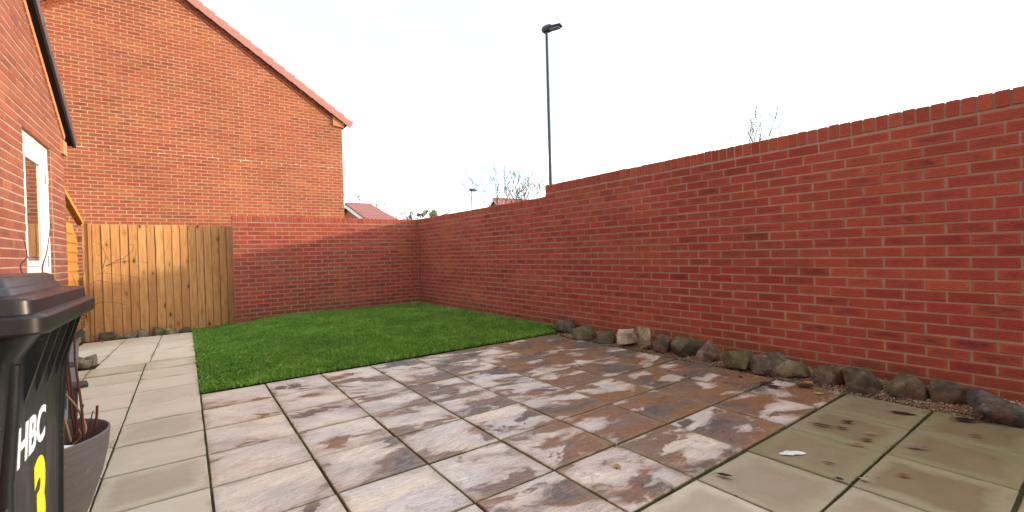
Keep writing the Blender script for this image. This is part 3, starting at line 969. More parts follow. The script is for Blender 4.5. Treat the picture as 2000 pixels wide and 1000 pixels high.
# back corner return, brick-faced (faces +Y side is unseen) – end bricks carry round the corner
# raking verge bricks, undercloak, roof, tiles
sl = math.atan(VS)
Lr = (HY1 + .18 - HY0) / math.cos(sl)
m = MB()
base = Vector((XH, HY1 + .0, hz(HY1) - .02))
up_s = Vector((0, -math.cos(sl), math.sin(sl))); nn = Vector((0, math.sin(sl), math.cos(sl)))
nvb = int(Lr / .118)
M_VERGEB = plain('verge_brick', (0.50, 0.22, 0.11), 0.85, 0.2, 0.22, 9, bump=0.3)
vb = MB(); vb.box(0, .108, -.1, .016, 0, .070, .003)
vbm = mesh(vb.v, vb.f, M_VERGEB)
for k in range(nvb):
    p = base + up_s * (k * .118 + .02) + nn * 0.0
    X_ = up_s; Yv = Vector((1, 0, 0)); Zv = X_.cross(Yv)
    if Zv.z < 0: Yv = -Yv; Zv = -Zv
    o = link('verge_brick', vbm, lh)
    Yv = Vector((1, 0, 0)); Xv = up_s; Zv = Xv.cross(Yv)
    # right-handed frame with Z = slope normal
    Xv = -up_s if Zv.dot(nn) < 0 else up_s
    Zv = Xv.cross(Yv)
    st = p if Xv.dot(up_s) > 0 else p + up_s * .108
    o.matrix_local = Matrix.Translation(st - lh.location) @ Matrix((Xv, Yv, Zv)).transposed().to_4x4()
def raked(name, mat, x0, x1, a, b, s0=-.16, s1=None):
    m = MB()
    s1 = Lr - .1 if s1 is None else s1
    p0 = base + up_s * s0; p1 = base + up_s * s1
    ring = [p0 + nn * a, p1 + nn * a, p1 + nn * b, p0 + nn * b]
    m.prism([(x0, q.y, q.z) for q in ring], (x1 - x0, 0, 0), 0)
    return m.build(name, mat, lh, -Vector(lh.location))
raked('undercloak', M_DARK, XH - .1, XH + .060, .0785, .115)
raked('roof', M_TILE_BROWN, XH - 5, XH + .03, .118, .16)
# kneeler brick at the lower corner
m = MB(); m.box(XH - .1, XH + .026, HY1 - .17, HY1 + .02, hz(HY1) - .19, hz(HY1) - .03, .004)
m.build('kneeler', M_VERGEB, lh, -Vector(lh.location))
tl = MB()
tl.box(-.02, .36, -.12, .075, 0, .05, .008)
tlm = mesh(tl.v, tl.f, M_TILE_BROWN)
tl2 = MB(); tl2.box(-.02, .352, .04, .078, -.07, .012, .006)
tlm2 = mesh(tl2.v, tl2.f, M_TILE_BROWN)
for k in range(int(Lr / .33)):
    p = base + up_s * (-.19 + k * .33)
    Yv = Vector((1, 0, 0)); Xv = up_s; Zv = Xv.cross(Yv); flip = Zv.dot(nn) < 0
    if flip: Xv = -up_s; Zv = Xv.cross(Yv); p = p + up_s * .345
    Rm = Matrix((Xv, Yv, Zv)).transposed().to_4x4() @ Matrix.Rotation(0.035 if flip else -.035, 4, 'Y')
    o = link('verge_tile', tlm, lh); o.matrix_local = Matrix.Translation(p + nn * .165 + Vector((XH, 0, 0)) * 0 - lh.location) @ Rm
    o2 = link('tile_skirt', tlm2, o)
# door
door = MB()
dx = XH - .030
def dbox(name, y0, y1, z0, z1, x0, x1, mat, parent, bev=.004):
    m = MB(); m.box(x0, x1, y0, y1, z0, z1, bev); return m.build(name, mat, parent, -Vector(lh.location) if parent is lh else (0, 0, 0))
dr = dbox('door', DY0 + .065, DY1 - .062, .12, DZ1 - .065, dx - .05, dx - .012, M_WHITE, lh)
for (a, b, c_, d_) in ((DY0 + .005, DY0 + .07, .05, DZ1 - .004), (DY1 - .066, DY1 - .005, .05, DZ1 - .004), (DY0 + .0705, DY1 - .0665, DZ1 - .068, DZ1 - .004)):
    dbox('door_frame', a, b, c_, d_, dx - .07, dx, M_WHITE, lh)
PY0, PY1, PZ0, PZ1 = 5.74, 6.27, 1.10, 2.03
for (a, b, c_, d_) in ((PY0 - .05, PY0, PZ0 - .05, PZ1 + .05), (PY1, PY1 + .05, PZ0 - .05, PZ1 + .05), (PY0 + .0005, PY1 - .0005, PZ1, PZ1 + .05), (PY0 + .0005, PY1 - .0005, PZ0 - .05, PZ0)):
    dbox('glazing_bead', a, b, c_, d_, dx - .013, dx + .012, M_WHITE, dr, .006)
dbox('pane', PY0, PY1, PZ0, PZ1, dx - .0125, dx - .004, M_GLASS, dr, 0)
dbox('lower_panel', PY0 - .04, PY1 + .04, .30, .95, dx - .013, dx - .003, M_WHITE, dr, .004)
hm = MB(); hm.box(dx - .012, dx + .002, PY0 - .04 + .56, PY0 + .56, 1.02, 1.24, .004)
hm = MB(); hm.box(dx - .012, dx + .004, 5.665, 5.70, 1.02, 1.24, .004); hm.tube([(dx + .004, 5.682, 1.13), (dx + .05, 5.682, 1.13), (dx + .055, 5.70, 1.13), (dx + .055, 5.80, 1.128)], .010, 8)
hm.build('handle', M_METAL, dr, (0, 0, 0), angle=40)
for zc in (1.95, 1.10, .4):
    h = MB(); h.tube([(dx + .006, 6.545, zc - .06), (dx + .006, 6.545, zc + .06)], .010, 8)
    h.build('hinge', M_METAL, dr)
dbox('door_sill', DY0, DY1, .0, .048, dx - .07, dx + .05, M_WHITE, lh)

# ------------------------------------------------------------------ timber fence
FYF = 9.50
fen = empty('timber_fence', (-.3, FYF, -.13), 'pale vertical board timber fence between the side panel and the brick wall', 'fence')
FX0, FX1, FTOP = -1.165, 0.60, 1.672
nb = 16
bwid = (FX1 - FX0) / nb
for k in range(nb):
    x = FX0 + (k + .5) * bwid
    m = MB()
    hw = bwid / 2 + (.000 if k % 3 else -.0015)
    zb, zt = -.145 + random.uniform(-.006, .006), FTOP + random.uniform(-.006, .006)
    n = 5
    bow = random.uniform(-.004, .004)
    V = []
    for i in range(n + 1):
        u = i / n; zz = zb + (zt - zb) * u
        c_ = bow * math.sin(u * math.pi); wob = random.uniform(-.0012, .0012)
        t1, t2 = .020, .008
        V += [(-hw + c_ + wob + .0045, -t1, zz), (hw + c_ - wob - .0045, -t2 - .004, zz), (hw + c_ - wob - .0045, .0, zz), (-hw + c_ + wob + .0045, .0, zz)]
    F = [(0, 1, 2, 3)]
    for i in range(n):
        for q in range(4):
            r = (q + 1) % 4
            F.append((i * 4 + q, i * 4 + r, (i + 1) * 4 + r, (i + 1) * 4 + q))
    F.append(tuple(reversed(range(n * 4, n * 4 + 4))))
    m.add(V, F)
    m.build('board', M_PINE, fen, Vector((x, FYF + random.uniform(-.003, .003), 0)) - fen.location, (0, 0, random.uniform(-.012, .012)))
for k in range(nb + 1):
    m = MB(); m.box(-.03, .03, 0, .012, -.15, FTOP - .03)
    m.build('cover_strip', M_PINE, fen, Vector((FX0 + k * bwid, FYF + .016, 0)) - fen.location)
for zc in (.15, .78, 1.45):
    m = MB(); m.box(-1.35, FX1 + .05, .004, .06, zc - .04, zc + .04, .003)
    m.build('rail', M_PINE, fen, Vector((0, FYF + .026, 0)) - fen.location)
for (a, b, y0, y1, zt) in ((FX1 + .006, FX1 + .125, -.03, .08, FTOP - .01), (-1.275, -1.205, -.028, .05, FTOP + .004), (-1.203, -1.168, -.055, .02, FTOP + .012)):
    m = MB(); m.box(a, b, y0, y1, -.2, zt, .003)
    m.build('post', M_PINE, fen, Vector((0, FYF, 0)) - fen.location)

# --- orange lap-board side panel with a sloping top rail, between the house corner and the fence
sp = empty('lap_panel', (-1.33, 8.9, -.13), 'orange stained overlapping board panel with a sloping top rail beside the house corner', 'fence panel')
for k in range(13):
    z0 = -.12 + k * .135
    zt = z0 + .15
    yl = 9.36
    if k >= 12: yl = 9.15
    m = MB()
    m.prism([(-1.335, 8.42, z0), (-1.305, 8.42, z0), (-1.325, 8.42, zt), (-1.335, 8.42, zt)], (0, yl - 8.42, 0), 1)
    m.build('board', M_ORANGE, sp, -Vector(sp.location))
m = MB(); m.box(-1.34, -1.29, 8.36, 8.415, -.15, 1.72, .003); m.build('post', M_ORANGE, sp, -Vector(sp.location))
m = MB()
m.prism([(-1.345, 8.30, 2.03), (-1.345, 9.66, 1.665), (-1.345, 9.66, 1.725), (-1.345, 8.30, 2.10)], (.075, 0, 0), 0)
m.build('top_rail', M_ORANGE, sp, -Vector(sp.location))
m = MB()
m.prism([(-1.46, 8.42, -.1), (-1.46, 9.40, -.1), (-1.46, 9.40, 1.68), (-1.46, 8.42, 1.96)], (-.03, 0, 0), 0)
m.build('shade_backing', M_DARK, sp, -Vector(sp.location))  # black sheet painted as the shadow behind boards and rail

# ------------------------------------------------------------------ lawn
def soup(name, V, F, rnd, mat, kind='stuff', smooth=False):
    me = bpy.data.meshes.new(name)
    V = np.asarray(V, np.float32); F = np.asarray(F, np.int32)
    me.vertices.add(len(V)); me.vertices.foreach_set('co', V.ravel())
    n, k = F.shape
    me.loops.add(n * k); me.loops.foreach_set('vertex_index', F.ravel())
    me.polygons.add(n); me.polygons.foreach_set('loop_start', np.arange(0, n * k, k, dtype=np.int32))
    if smooth: me.polygons.foreach_set('use_smooth', np.ones(n, dtype=bool))
    a = me.attributes.new('rnd', 'FLOAT', 'POINT'); a.data.foreach_set('value', np.asarray(rnd, np.float32))
    me.materials.append(mat)
    me.update(calc_edges=True); me.validate()
    o = link(name, me)
    o['kind'] = kind
    return o
vgz = np.vectorize(gz)
def lawn_mat():
    t = NT('lawn_thatch', 0.95, 0.1)
    p = t.pos()
    t.color(t.mix(t.noise(p, 40, 4), (0.035, 0.07, 0.010), (0.07, 0.13, 0.02)))
    t.bump(t.noise(p, 120, 3), 0.8, 0.01)
    return t.m
LX0, LX1, LY0, LY1 = 0.075, XR, 4.345, YB
lw = grid_sheet('lawn', LX0 + .012, LX1, LY0 + .014, 9.46, 50, 60, lambda x, y: gz(x, y) + 0.004 + .006 * mnoise.noise((x * 3, y * 3, 4)), lawn_mat())
tag(lw, kind='structure')
N = 240000
bx = rng.uniform(LX0, LX1, N); by = LY0 + (9.45 - LY0) * rng.random(N) ** 1.12
ok = ((by < YB - .005) | (bx < 0.66)) & ((by > LY0 - .016 + .010 * np.sin(bx * 17) + .012 * np.sin(bx * 43 + 1) + .03 * rng.random(N) ** 2)) & (bx > LX0 + .008 * np.sin(by * 13))
ok &= ~((bx > 3.86) & (by < 4.55))
bx, by = bx[ok], by[ok]; N = len(bx)
bz = vgz(bx, by) + 0.002
patch = np.array([mnoise.noise((x * 1.7, y * 1.7, 2)) for x, y in zip(bx[::1], by[::1])])
hgt = (0.022 + 0.026 * rng.random(N)) * (1 + .35 * patch); hgt[rng.random(N) < .02] *= 1.4
ang = rng.uniform(0, 2 * np.pi, N); lean = rng.uniform(.15, .95, N) * hgt; la = rng.uniform(0, 2 * np.pi, N)
wd = rng.uniform(.0016, .0032, N)
dx_, dy_ = np.cos(ang) * wd, np.sin(ang) * wd
B = np.stack([bx, by, bz], 1)
V = np.empty((N, 4, 3))
V[:, 0] = B + np.stack([dx_, dy_, 0 * dx_], 1); V[:, 1] = B - np.stack([dx_, dy_, 0 * dx_], 1)
mid = B + np.stack([np.cos(la) * lean * .35, np.sin(la) * lean * .35, hgt * .62], 1)
V[:, 2] = mid - np.stack([dx_, dy_, 0 * dx_], 1) * .8
V[:, 3] = B + np.stack([np.cos(la) * lean, np.sin(la) * lean, hgt], 1)
idx = np.arange(N)[:, None] * 4
F = np.concatenate([idx + np.array([[0, 1, 2]]), idx + np.array([[0, 2, 3]])])
patch2 = np.array([mnoise.noise((x * 7, y * 7, 12)) for x, y in zip(bx, by)])
rv = np.clip(.40 + 0.20 * patch + .22 * patch2 + rng.normal(0, .2, N), 0, .9); rv[rng.random(N) < .03 + .05 * (patch2 > .25)] = 1.0
hgt_boost = 0
g = soup('grass', V.reshape(-1, 3), F, np.repeat(rv, 4), M_GRASS)
tag(g, 'short lush green grass of the lawn', 'grass')

# grass and moss tufts in the wide joints near the camera
N = 5200
tx = rng.uniform(.6, 3.72, N); ty = np.where(rng.random(N) < .65, .724, .268) + rng.normal(0, .0055, N)
cl = np.array([mnoise.noise((x * 4, y * 3, 9)) for x, y in zip(tx, ty)]); k = cl > -.15; tx, ty = tx[k], ty[k]; N = len(tx)
B = np.stack([tx, ty, np.full(N, -.012)], 1); a = rng.uniform(0, 6.28, N); h = rng.uniform(.006, .020, N); l2 = rng.uniform(0, .012, N); w_ = .0012
V = np.empty((N, 3, 3)); d = np.stack([np.cos(a) * w_, np.sin(a) * w_, 0 * a], 1); V[:, 0] = B - d; V[:, 1] = B + d; V[:, 2] = B + np.stack([np.sin(a) * l2, np.cos(a) * l2, h], 1)
g2 = soup('joint_grass', V.reshape(-1, 3), np.arange(N * 3).reshape(-1, 3), np.repeat(rng.uniform(0, .7, N), 3), M_MOSS)
tag(g2, 'moss and fine grass in the slab joints', 'grass')

# ------------------------------------------------------------------ gravel bed
def bedz(x, y):
    u = min(1, max(0, (x - 3.74) / .36))
    return -.012 + u * (.075 - .010 * y) + .008 * mnoise.noise((x * 7, y * 7, 1))
bed = grid_sheet('gravel_bed_ground', 3.72, XR + .02, -1.0, 4.6, 10, 90, lambda x, y: bedz(x, y) - .006, plain('sandy_soil', (0.20, 0.135, 0.085), .95, .1, .35, 30, bump=.6))
tag(bed, kind='structure')
ico = bmesh.new(); bmesh.ops.create_icosphere(ico, subdivisions=1, radius=1)
IV = np.array([v.co[:] for v in ico.verts]); IF = np.array([[v.index for v in f.verts] for f in ico.faces]); ico.free()
N = 15000
gx = 3.742 + .36 * rng.random(N) ** .85; gy = rng.uniform(-.8, 4.5, N)
keep = rng.random(N) < np.where(gy < 1.4, 1.0, .35); gx, gy = gx[keep], gy[keep]; N = len(gx)
gzz = np.array([bedz(x, y) for x, y in zip(gx, gy)])
rad = rng.uniform(.0028, .0068, N)
V = IV[None] * (rad[:, None, None] * rng.uniform(.6, 1.25, (N, 1, 3))) * rng.uniform(.8, 1.15, (N, len(IV), 1))
V = V + np.stack([gx, gy, gzz + rad * .3], 1)[:, None]
F = (IF[None] + (np.arange(N) * len(IV))[:, None, None]).reshape(-1, 3)
g = soup('gravel', V.reshape(-1, 3), F, np.repeat(np.clip(rng.normal(.45, .22, N), 0, 1), len(IV)), M_GRAVEL)
tag(g, 'fine pinkish brown gravel along the foot of the wall', 'gravel')

# ------------------------------------------------------------------ stones
def rock_fit(bm, w, d, h):
    xs = [v.co.x for v in bm.verts]; ys = [v.co.y for v in bm.verts]; zs = [v.co.z for v in bm.verts]
    for v in bm.verts:
        v.co = Vector(((v.co.x - min(xs)) / (max(xs) - min(xs)) * w - w / 2, (v.co.y - min(ys)) / (max(ys) - min(ys)) * d - d / 2, (v.co.z - min(zs)) / (max(zs) - min(zs)) * h))
    for v in bm.verts:                      # undercut foot, so the stone throws its own shade
        u = min(1.0, v.co.z / (h * .38))
        k = .74 + .26 * math.sqrt(max(0.0, u))
        v.co.x *= k; v.co.y *= k
    me = bpy.data.meshes.new('stone'); bm.to_mesh(me); bm.free()
    me.materials.append(M_ROCK)
    me.polygons.foreach_set('use_smooth', [True] * len(me.polygons)); me.set_sharp_from_angle(angle=math.radians(24))
    return me
def rock_mesh(w, d, h, seed, blocky=.5, ncut=9, sub=4):
    r = random.Random(seed)
    if blocky > .42:                        # fractured stone: hull of a few points, edges worn, faces roughened
        bm = bmesh.new()
        ox, oy = r.uniform(-.25, .25), r.uniform(-.1, .3)
        for k in range(10):
            low = k < 5
            a = 2 * math.pi * (k + r.uniform(-.4, .4)) / 5
            zz = r.uniform(-.9, -.35) if low else r.uniform(.15, 1.0)
            rr = r.uniform(.82, 1.15) if low else r.uniform(.5, 1.0)
            bm.verts.new((math.cos(a) * rr + (0 if low else ox), math.sin(a) * rr + (0 if low else oy), zz))
        h_ = bmesh.ops.convex_hull(bm, input=bm.verts[:])
        bmesh.ops.delete(bm, geom=[v for v in set(h_['geom_interior'] + h_['geom_unused']) if isinstance(v, bmesh.types.BMVert)], context='VERTS')
        bmesh.ops.dissolve_limit(bm, angle_limit=math.radians(14), verts=bm.verts[:], edges=bm.edges[:])
        bmesh.ops.bevel(bm, geom=bm.edges[:], offset=.035, segments=1, affect='EDGES', profile=.5)
        bmesh.ops.triangulate(bm, faces=bm.faces[:])
        bmesh.ops.subdivide_edges(bm, edges=bm.edges[:], cuts=2, use_grid_fill=True)
        off = Vector((seed * 1.7, seed * .9, seed * 2.3))
        for v in bm.verts:
            p = v.co
            v.co = p * (1 + .035 * mnoise.noise(p * 2.4 + off) + .025 * mnoise.noise(p * 6 + off) + .016 * mnoise.noise(p * 14 + off))
        return rock_fit(bm, w, d, h)
    bm = bmesh.new(); bmesh.ops.create_icosphere(bm, subdivisions=sub, radius=1)
    planes = []
    for k in range(ncut):
        n = Vector((r.gauss(0, 1), r.gauss(0, 1), r.gauss(0, .8))).normalized()
        planes.append((n, r.uniform(.42, .76) if r.random() < blocky else r.uniform(.80, 1.0)))
    planes.append((Vector((0, 0, -1)), .72))
    off = Vector((seed * 1.7, seed * .9, seed * 2.3))
    for v in bm.verts:
        p = v.co.copy()
        p *= 1 + .13 * mnoise.noise(p * 1.5 + off)
        for n, dd in planes:
            e = p.dot(n) - dd * (1 + .05 * mnoise.noise(p * 2.2 + off * 2))
            if e > 0: p -= n * e
        p *= 1 + .022 * mnoise.noise(p * 5 + off) + .016 * mnoise.noise(p * 12 + off)
        v.co = p
    return rock_fit(bm, w, d, h)
def rock(label, x, y, z, w, d, h, col, moss, seed, rz=0.0, ry=0.0, blocky=.5, group=None, ncut=9):
    o = link('stone', rock_mesh(w, d, h, seed, blocky, ncut), None, (x, y, z), (0, ry, rz))
    o.color = (*col, moss)
    return tag(o, label, 'stone', group)
# px centre x, base y, px width, px top  -> ground position and size
def ground_pt(u, v, z=0.0):
    d = RIGHT * ((u - 1000) / 877) - UP * ((v - 500) / 877) + FWD
    t = (z - EYE) / d.z
    return Vector((0, 0, EYE)) + d * t, t
GS = 'border stones along the foot of the long wall'
stones = [
 # u0, u1, top, base, depth ratio, colour, moss, seed, blocky, tilt, label
 (1080, 1128, 626, 652, .8, (.17, .165, .135), .75, 3, .7, .12, 'mossy grey wedge shaped stone at the lawn end of the stone row'),
 (1110, 1170, 638, 665, .8, (.22, .20, .155), .8, 14, .7, 0, 'flat topped grey stone with a green mossy side, second from the lawn'),
 (1164, 1208, 650, 671, .8, (.13, .125, .085), .95, 25, .6, .06, 'low dark green mossy stone beside the cream boulder'),
 (1204, 1248, 646, 678, .8, (.46, .38, .26), .05, 36, .45, 0, 'cream tan stone with two humps and a dark hollow'),
 (1246, 1277, 641, 685, .9, (.44, .36, .20), .35, 47, .4, 0, 'tall upright cream stone with yellow green moss'),
 (1274, 1313, 656, 691, .8, (.20, .16, .12), .25, 58, .5, 0, 'grey stone with orange brown face, left of the round green boulder'),
 (1310, 1380, 662, 700, .75, (.155, .135, .075), .75, 69, .15, 0, 'large smooth rounded boulder with dark green moss on top'),
 (1357, 1416, 671, 708, .6, (.30, .205, .16), .0, 80, .6, -.42, 'pinkish stone slab tilted up against the round green boulder'),
 (1412, 1494, 688, 726, .75, (.20, .175, .075), .8, 91, .75, 0, 'large angular flat topped stone covered in olive moss'),
 (1472, 1550, 695, 736, .75, (.165, .115, .09), .05, 102, .6, -.18, 'purple brown rough stone between the olive mossy stone and the thin wedge'),
 (1518, 1586, 710, 742, .6, (.33, .27, .14), .25, 113, .9, -.16, 'thin pale tan wedge shaped stone with a dark gap under it'),
 (1588, 1656, 717, 755, .75, (.16, .115, .06), .15, 124, .3, 0, 'rounded brown stone right of the thin tan wedge'),
 (1652, 1725, 728, 770, .75, (.13, .095, .06), .15, 135, .35, 0, 'dark brown stone with one green grey flank at the slab corner'),
 (1732, 1822, 736, 784, .7, (.20, .155, .10), .6, 146, .5, .1, 'grey brown stone with green moss and white lichen spots'),
 (1824, 1898, 751, 796, .75, (.135, .10, .065), .1, 157, .7, 0, 'squarish dark stone with an orange streak across its top'),
 (1901, 2012, 775, 832, .7, (.115, .115, .12), .1, 171, .2, .05, 'bluish grey smooth stone at the near end of the stone row'),
]
for (u0, u1, top, base, dr_, col, moss, seed, blk, tlt, lab) in stones:
    p, t = ground_pt((u0 + u1) / 2, base, 0.0)
    w = (u1 - u0) / 877 * t
    h = (base - top) / 877 * t * .97
    d = w * dr_
    view = Vector((p.x, p.y, 0)).normalized()
    c = p + view * d * .46
    if c.x > XR - .13: c.x = XR - .13
    h += .012
    rz = math.atan2(view.y, view.x) - math.pi / 2
    rock(lab, c.x, c.y, -.012, w * .97, d, h * 1.04, tuple(k * (1.2 if col[0] > .4 else .9) for k in col), moss, seed, rz, tlt, min(.95, blk + .2), GS)
GF = 'small stones at the foot of the fence'
for (u0, u1, top, base, col, moss, seed, lab) in [
 (198, 236, 648, 667, (.17, .14, .085), .3, 201, 'dark brown stone at the fence foot nearest the bright corner post'),
 (243, 273, 651, 662, (.27, .25, .21), .1, 212, 'low grey speckled stone at the fence foot'),
 (268, 292, 645, 660, (.30, .26, .16), .1, 223, 'small knobbly tan stone in the middle of the fence stones'),
 (300, 322, 638, 657, (.19, .19, .08), .9, 234, 'green moss covered stone at the fence foot'),
 (322, 347, 641, 654, (.34, .27, .14), .3, 245, 'low cream yellow stone at the fence foot'),
 (351, 374, 641, 651, (.12, .085, .06), .1, 256, 'small dark stone at the fence foot nearest the lawn')]:
    d = RIGHT * (((u0 + u1) / 2 - 1000) / 877) - UP * ((base - 500) / 877) + FWD
    t = 9.26 / d.y
    p = Vector((0, 0, EYE)) + d * t
    w = (u1 - u0) / 877 * t; h = (base - top) / 877 * t
    rock(lab, p.x, p.y + .09, p.z - .015, w * 1.05, min(.2, w * .8), h + .015, col, moss, seed, 0.1, 0, .55, GF)
rock('cracked tan stone lying alone on the path slab', -.93, 6.34, -.01, .27, .2, .125, (.26, .19, .11), .1, 301, .4, .1, .85)
rock('small tan stone lying against the cracked path stone', -.83, 6.36, -.012, .14, .12, .13, (.34, .26, .16), .05, 312, 1.1, 0, .8)

# ------------------------------------------------------------------ leaves and litter on the slabs
def leaf_mesh(L, Wd, curl, twist, seed):
    r = random.Random(seed)
    n, V, F = 7, [], []
    for i in range(n + 1):
        u = i / n
        ww = Wd * math.sin(math.pi * min(1, u * .96 + .02)) ** .8 * (1 - .25 * u)
        z = .003 + curl * (4 * (u - .5) ** 2) + r.uniform(0, .002)
        for s_ in (-1, 0, 1):
            V.append((u * L - L / 2, s_ * ww / 2 + twist * u * .01, z + (abs(s_) * curl * .9 * math.sin(math.pi * u) + r.uniform(0, .0015))))
    for i in range(n):
        for k in range(2):
            a = i * 3 + k
            F.append((a, a + 1, a + 4, a + 3))
    m = MB(); m.add(V, F)
    m.tube([(-L / 2, 0, .004 + curl), (-L * .66, .003, .004)], .0009, 4)
    return mesh(m.v, m.f, M_LEAF, True, 'leaf')
PURP, BRN, ORG, PNK, BLK, YEL = (.055, .018, .022), (.12, .06, .028), (.40, .12, .03), (.36, .22, .18), (.022, .011, .012), (.48, .33, .09)
LG = 'fallen leaves on the paving'
leaves = [
 (1415, 929, .058, .020, BLK, .006, 'dark curled leaf alone on a pale slab near the patio corner'),
 (1606, 831, .085, .018, PURP, .003, 'long thin purple leaf on the slab with several leaves'),
 (1656, 825, .050, .024, BLK, .006, 'glossy black leaf beside the long purple leaf'),
 (1645, 836, .048, .018, (.05, .03, .025), .003, 'small dark brown leaf just below the glossy black one'),
 (1694, 860, .045, .022, BRN, .002, 'flat brown leaf near the pink leaf on the crowded slab'),
 (1701, 848, .050, .014, PNK, .008, 'pale pink curled leaf with a dark tip'),
 (1676, 870, .062, .018, ORG, .006, 'bright orange leaf lying along the slab joint'),
 (1764, 808, .105, .032, PURP, .002, 'large dark purple leaf near the gravel edge'),
 (1790, 875, .070, .024, (.26, .14, .12), .010, 'curled pinkish brown leaf on a tan slab right of the wide mossy joint'),
 (1768, 931, .040, .020, (.22, .10, .04), .008, 'orange brown crumpled leaf alone on its slab'),
 (1620, 905, .040, .010, (.04, .025, .018), .002, 'thin dark leaf on the slab with the white scrap'),
 (1639, 937, .026, .018, BLK, .008, 'small black crumpled leaf in the joint near the white scrap'),
 (1688, 937, .030, .018, (.38, .32, .20), .006, 'small cream leaf beside the wide mossy joint'),
 (1884, 821, .085, .045, BLK, .010, 'broad black leaf by the bluish grey stone'),
 (1920, 823, .070, .020, PURP, .004, 'thin purple leaf right of the broad black leaf'),
 (1908, 852, .040, .014, BRN, .005, 'small brown curled leaf below the broad black leaf'),
 (1572, 756, .090, .050, (.07, .018, .022), .012, 'dark red crumpled leaf left on the red slab before the stones'),
 (1498, 751, .080, .048, (.06, .016, .02), .014, 'dark red curled leaf at the joint before the purple brown stone'),
 (1511, 757, .085, .045, (.05, .014, .02), .012, 'dark red leaf lying against the other curled red leaf'),
 (1598, 769, .055, .028, YEL, .004, 'yellow leaf on the dark red slab corner'),
 (1578, 749, .045, .03, (.55, .33, .03), .010, 'bright yellow leaf under the thin tan wedge stone'),
 (1306, 722, .045, .026, YEL, .006, 'pale yellow leaf on the slab before the round boulder'),
 (1338, 735, .022, .016, BLK, .010, 'tiny black leaf standing at a joint before the tilted pink slab'),
 (1397, 728, .028, .020, (.4, .31, .12), .003, 'small tan leaf by the joint before the olive mossy stone'),
 (1446, 737, .032, .02, BLK, .008, 'small black curled leaf on the slab before the olive mossy stone'),
 (900, 897, .030, .02, (.42, .33, .15), .010, 'small yellowish leaf on the cream patio slabs'),
 (1206, 912, .034, .024, (.36, .25, .07), .008, 'golden crumpled leaf in the middle of a brown patio slab'),
]
for k, (u, v, L, Wd, col, curl, lab) in enumerate(leaves):
    p, t = ground_pt(u, v, .004)
    o = link('leaf', leaf_mesh(L * 1.25, Wd * 1.5, curl * .65, random.uniform(-1, 1), 50 + k), None, (p.x, p.y, .0025), (random.uniform(-.05, .05), random.uniform(-.05, .05), random.uniform(-1.5, -.8)))
    o.color = (*col, 1)
    tag(o, lab, 'leaf', LG)
# white scrap
p, t = ground_pt(1548, 885, .004)
m = MB(); n = 14; r = random.Random(5)
ring = []
for k in range(n):
    a = 2 * math.pi * k / n
    rr = .036 * (1 + .28 * math.sin(2 * a + 1) + r.uniform(-.16, .16))
    ring.append((math.cos(a) * rr * 1.45, math.sin(a) * rr * .75))
V = [(0, 0, .010)] + [(x * .55, y * .55, .008 + r.uniform(0, .006)) for x, y in ring] + [(x, y, .0035 + r.uniform(0, .003)) for x, y in ring]
F = [(0, 1 + k, 1 + (k + 1) % n) for k in range(n)] + [(1 + k, 1 + n + k, 1 + n + (k + 1) % n, 1 + (k + 1) % n) for k in range(n)]
m.add(V, F)
o = m.build('paper_scrap', M_PAPER, None, (p.x, p.y, -.001), (0, 0, -.75), smooth=True)
tag(o, 'crumpled white scrap on a tan slab near the patio corner', 'litter')
# tiny bits along the stones
N = 1300
lx = 3.84 - np.abs(rng.normal(0, .085, N)); ly = rng.uniform(.2, 3.9, N)
far_ = rng.random(N) < .07; lx[far_] = rng.uniform(1.6, 3.7, far_.sum()); ly[far_] = rng.uniform(.3, 3.4, far_.sum())
V = np.empty((N, 4, 3)); a = rng.uniform(0, 6.28, N); s1 = rng.uniform(.002, .007, N); s2 = s1 * rng.uniform(.4, .9, N)
for q, (i, j) in enumerate(((-1, -1), (1, -1), (1, 1), (-1, 1))):
    V[:, q, 0] = lx + np.cos(a) * s1 * i - np.sin(a) * s2 * j; V[:, q, 1] = ly + np.sin(a) * s1 * i + np.cos(a) * s2 * j; V[:, q, 2] = .0035 + rng.uniform(0, .004, N)
g = soup('leaf_litter', V.reshape(-1, 3), np.arange(N * 4).reshape(-1, 4), np.repeat(rng.random(N) ** 1.6, 4), M_LITTER)
tag(g, 'scattered bits of dead leaf on the slabs', 'litter')

# ------------------------------------------------------------------ wheelie bin
BY0, BY1 = 1.255, 1.885
wb = empty('wheelie_bin', (-.52, 1.57, 0), 'black wheelie bin with white letters and a yellow number, close to the camera', 'bin')
off = -Vector(wb.location)
def rrect(x0, x1, y0, y1, r, z, n=5):
    pts = []
    for (cx, cy, a0) in ((x1 - r, y1 - r, 0), (x0 + r, y1 - r, 90), (x0 + r, y0 + r, 180), (x1 - r, y0 + r, 270)):
        for k in range(n + 1):
            a = math.radians(a0 + 90 * k / n)
            pts.append((cx + r * math.cos(a), cy + r * math.sin(a), z))
    return pts
def loft(rings, cap=True):
    m = MB(); n = len(rings[0])
    V = [p for r in rings for p in r]; F = []
    for i in range(len(rings) - 1):
        for k in range(n):
            q = (k + 1) % n
            F.append((i * n + k, i * n + q, (i + 1) * n + q, (i + 1) * n + k))
    if cap:
        F.append(tuple(reversed(range(n)))); F.append(tuple((len(rings) - 1) * n + k for k in range(n)))
    return m.add(V, F)
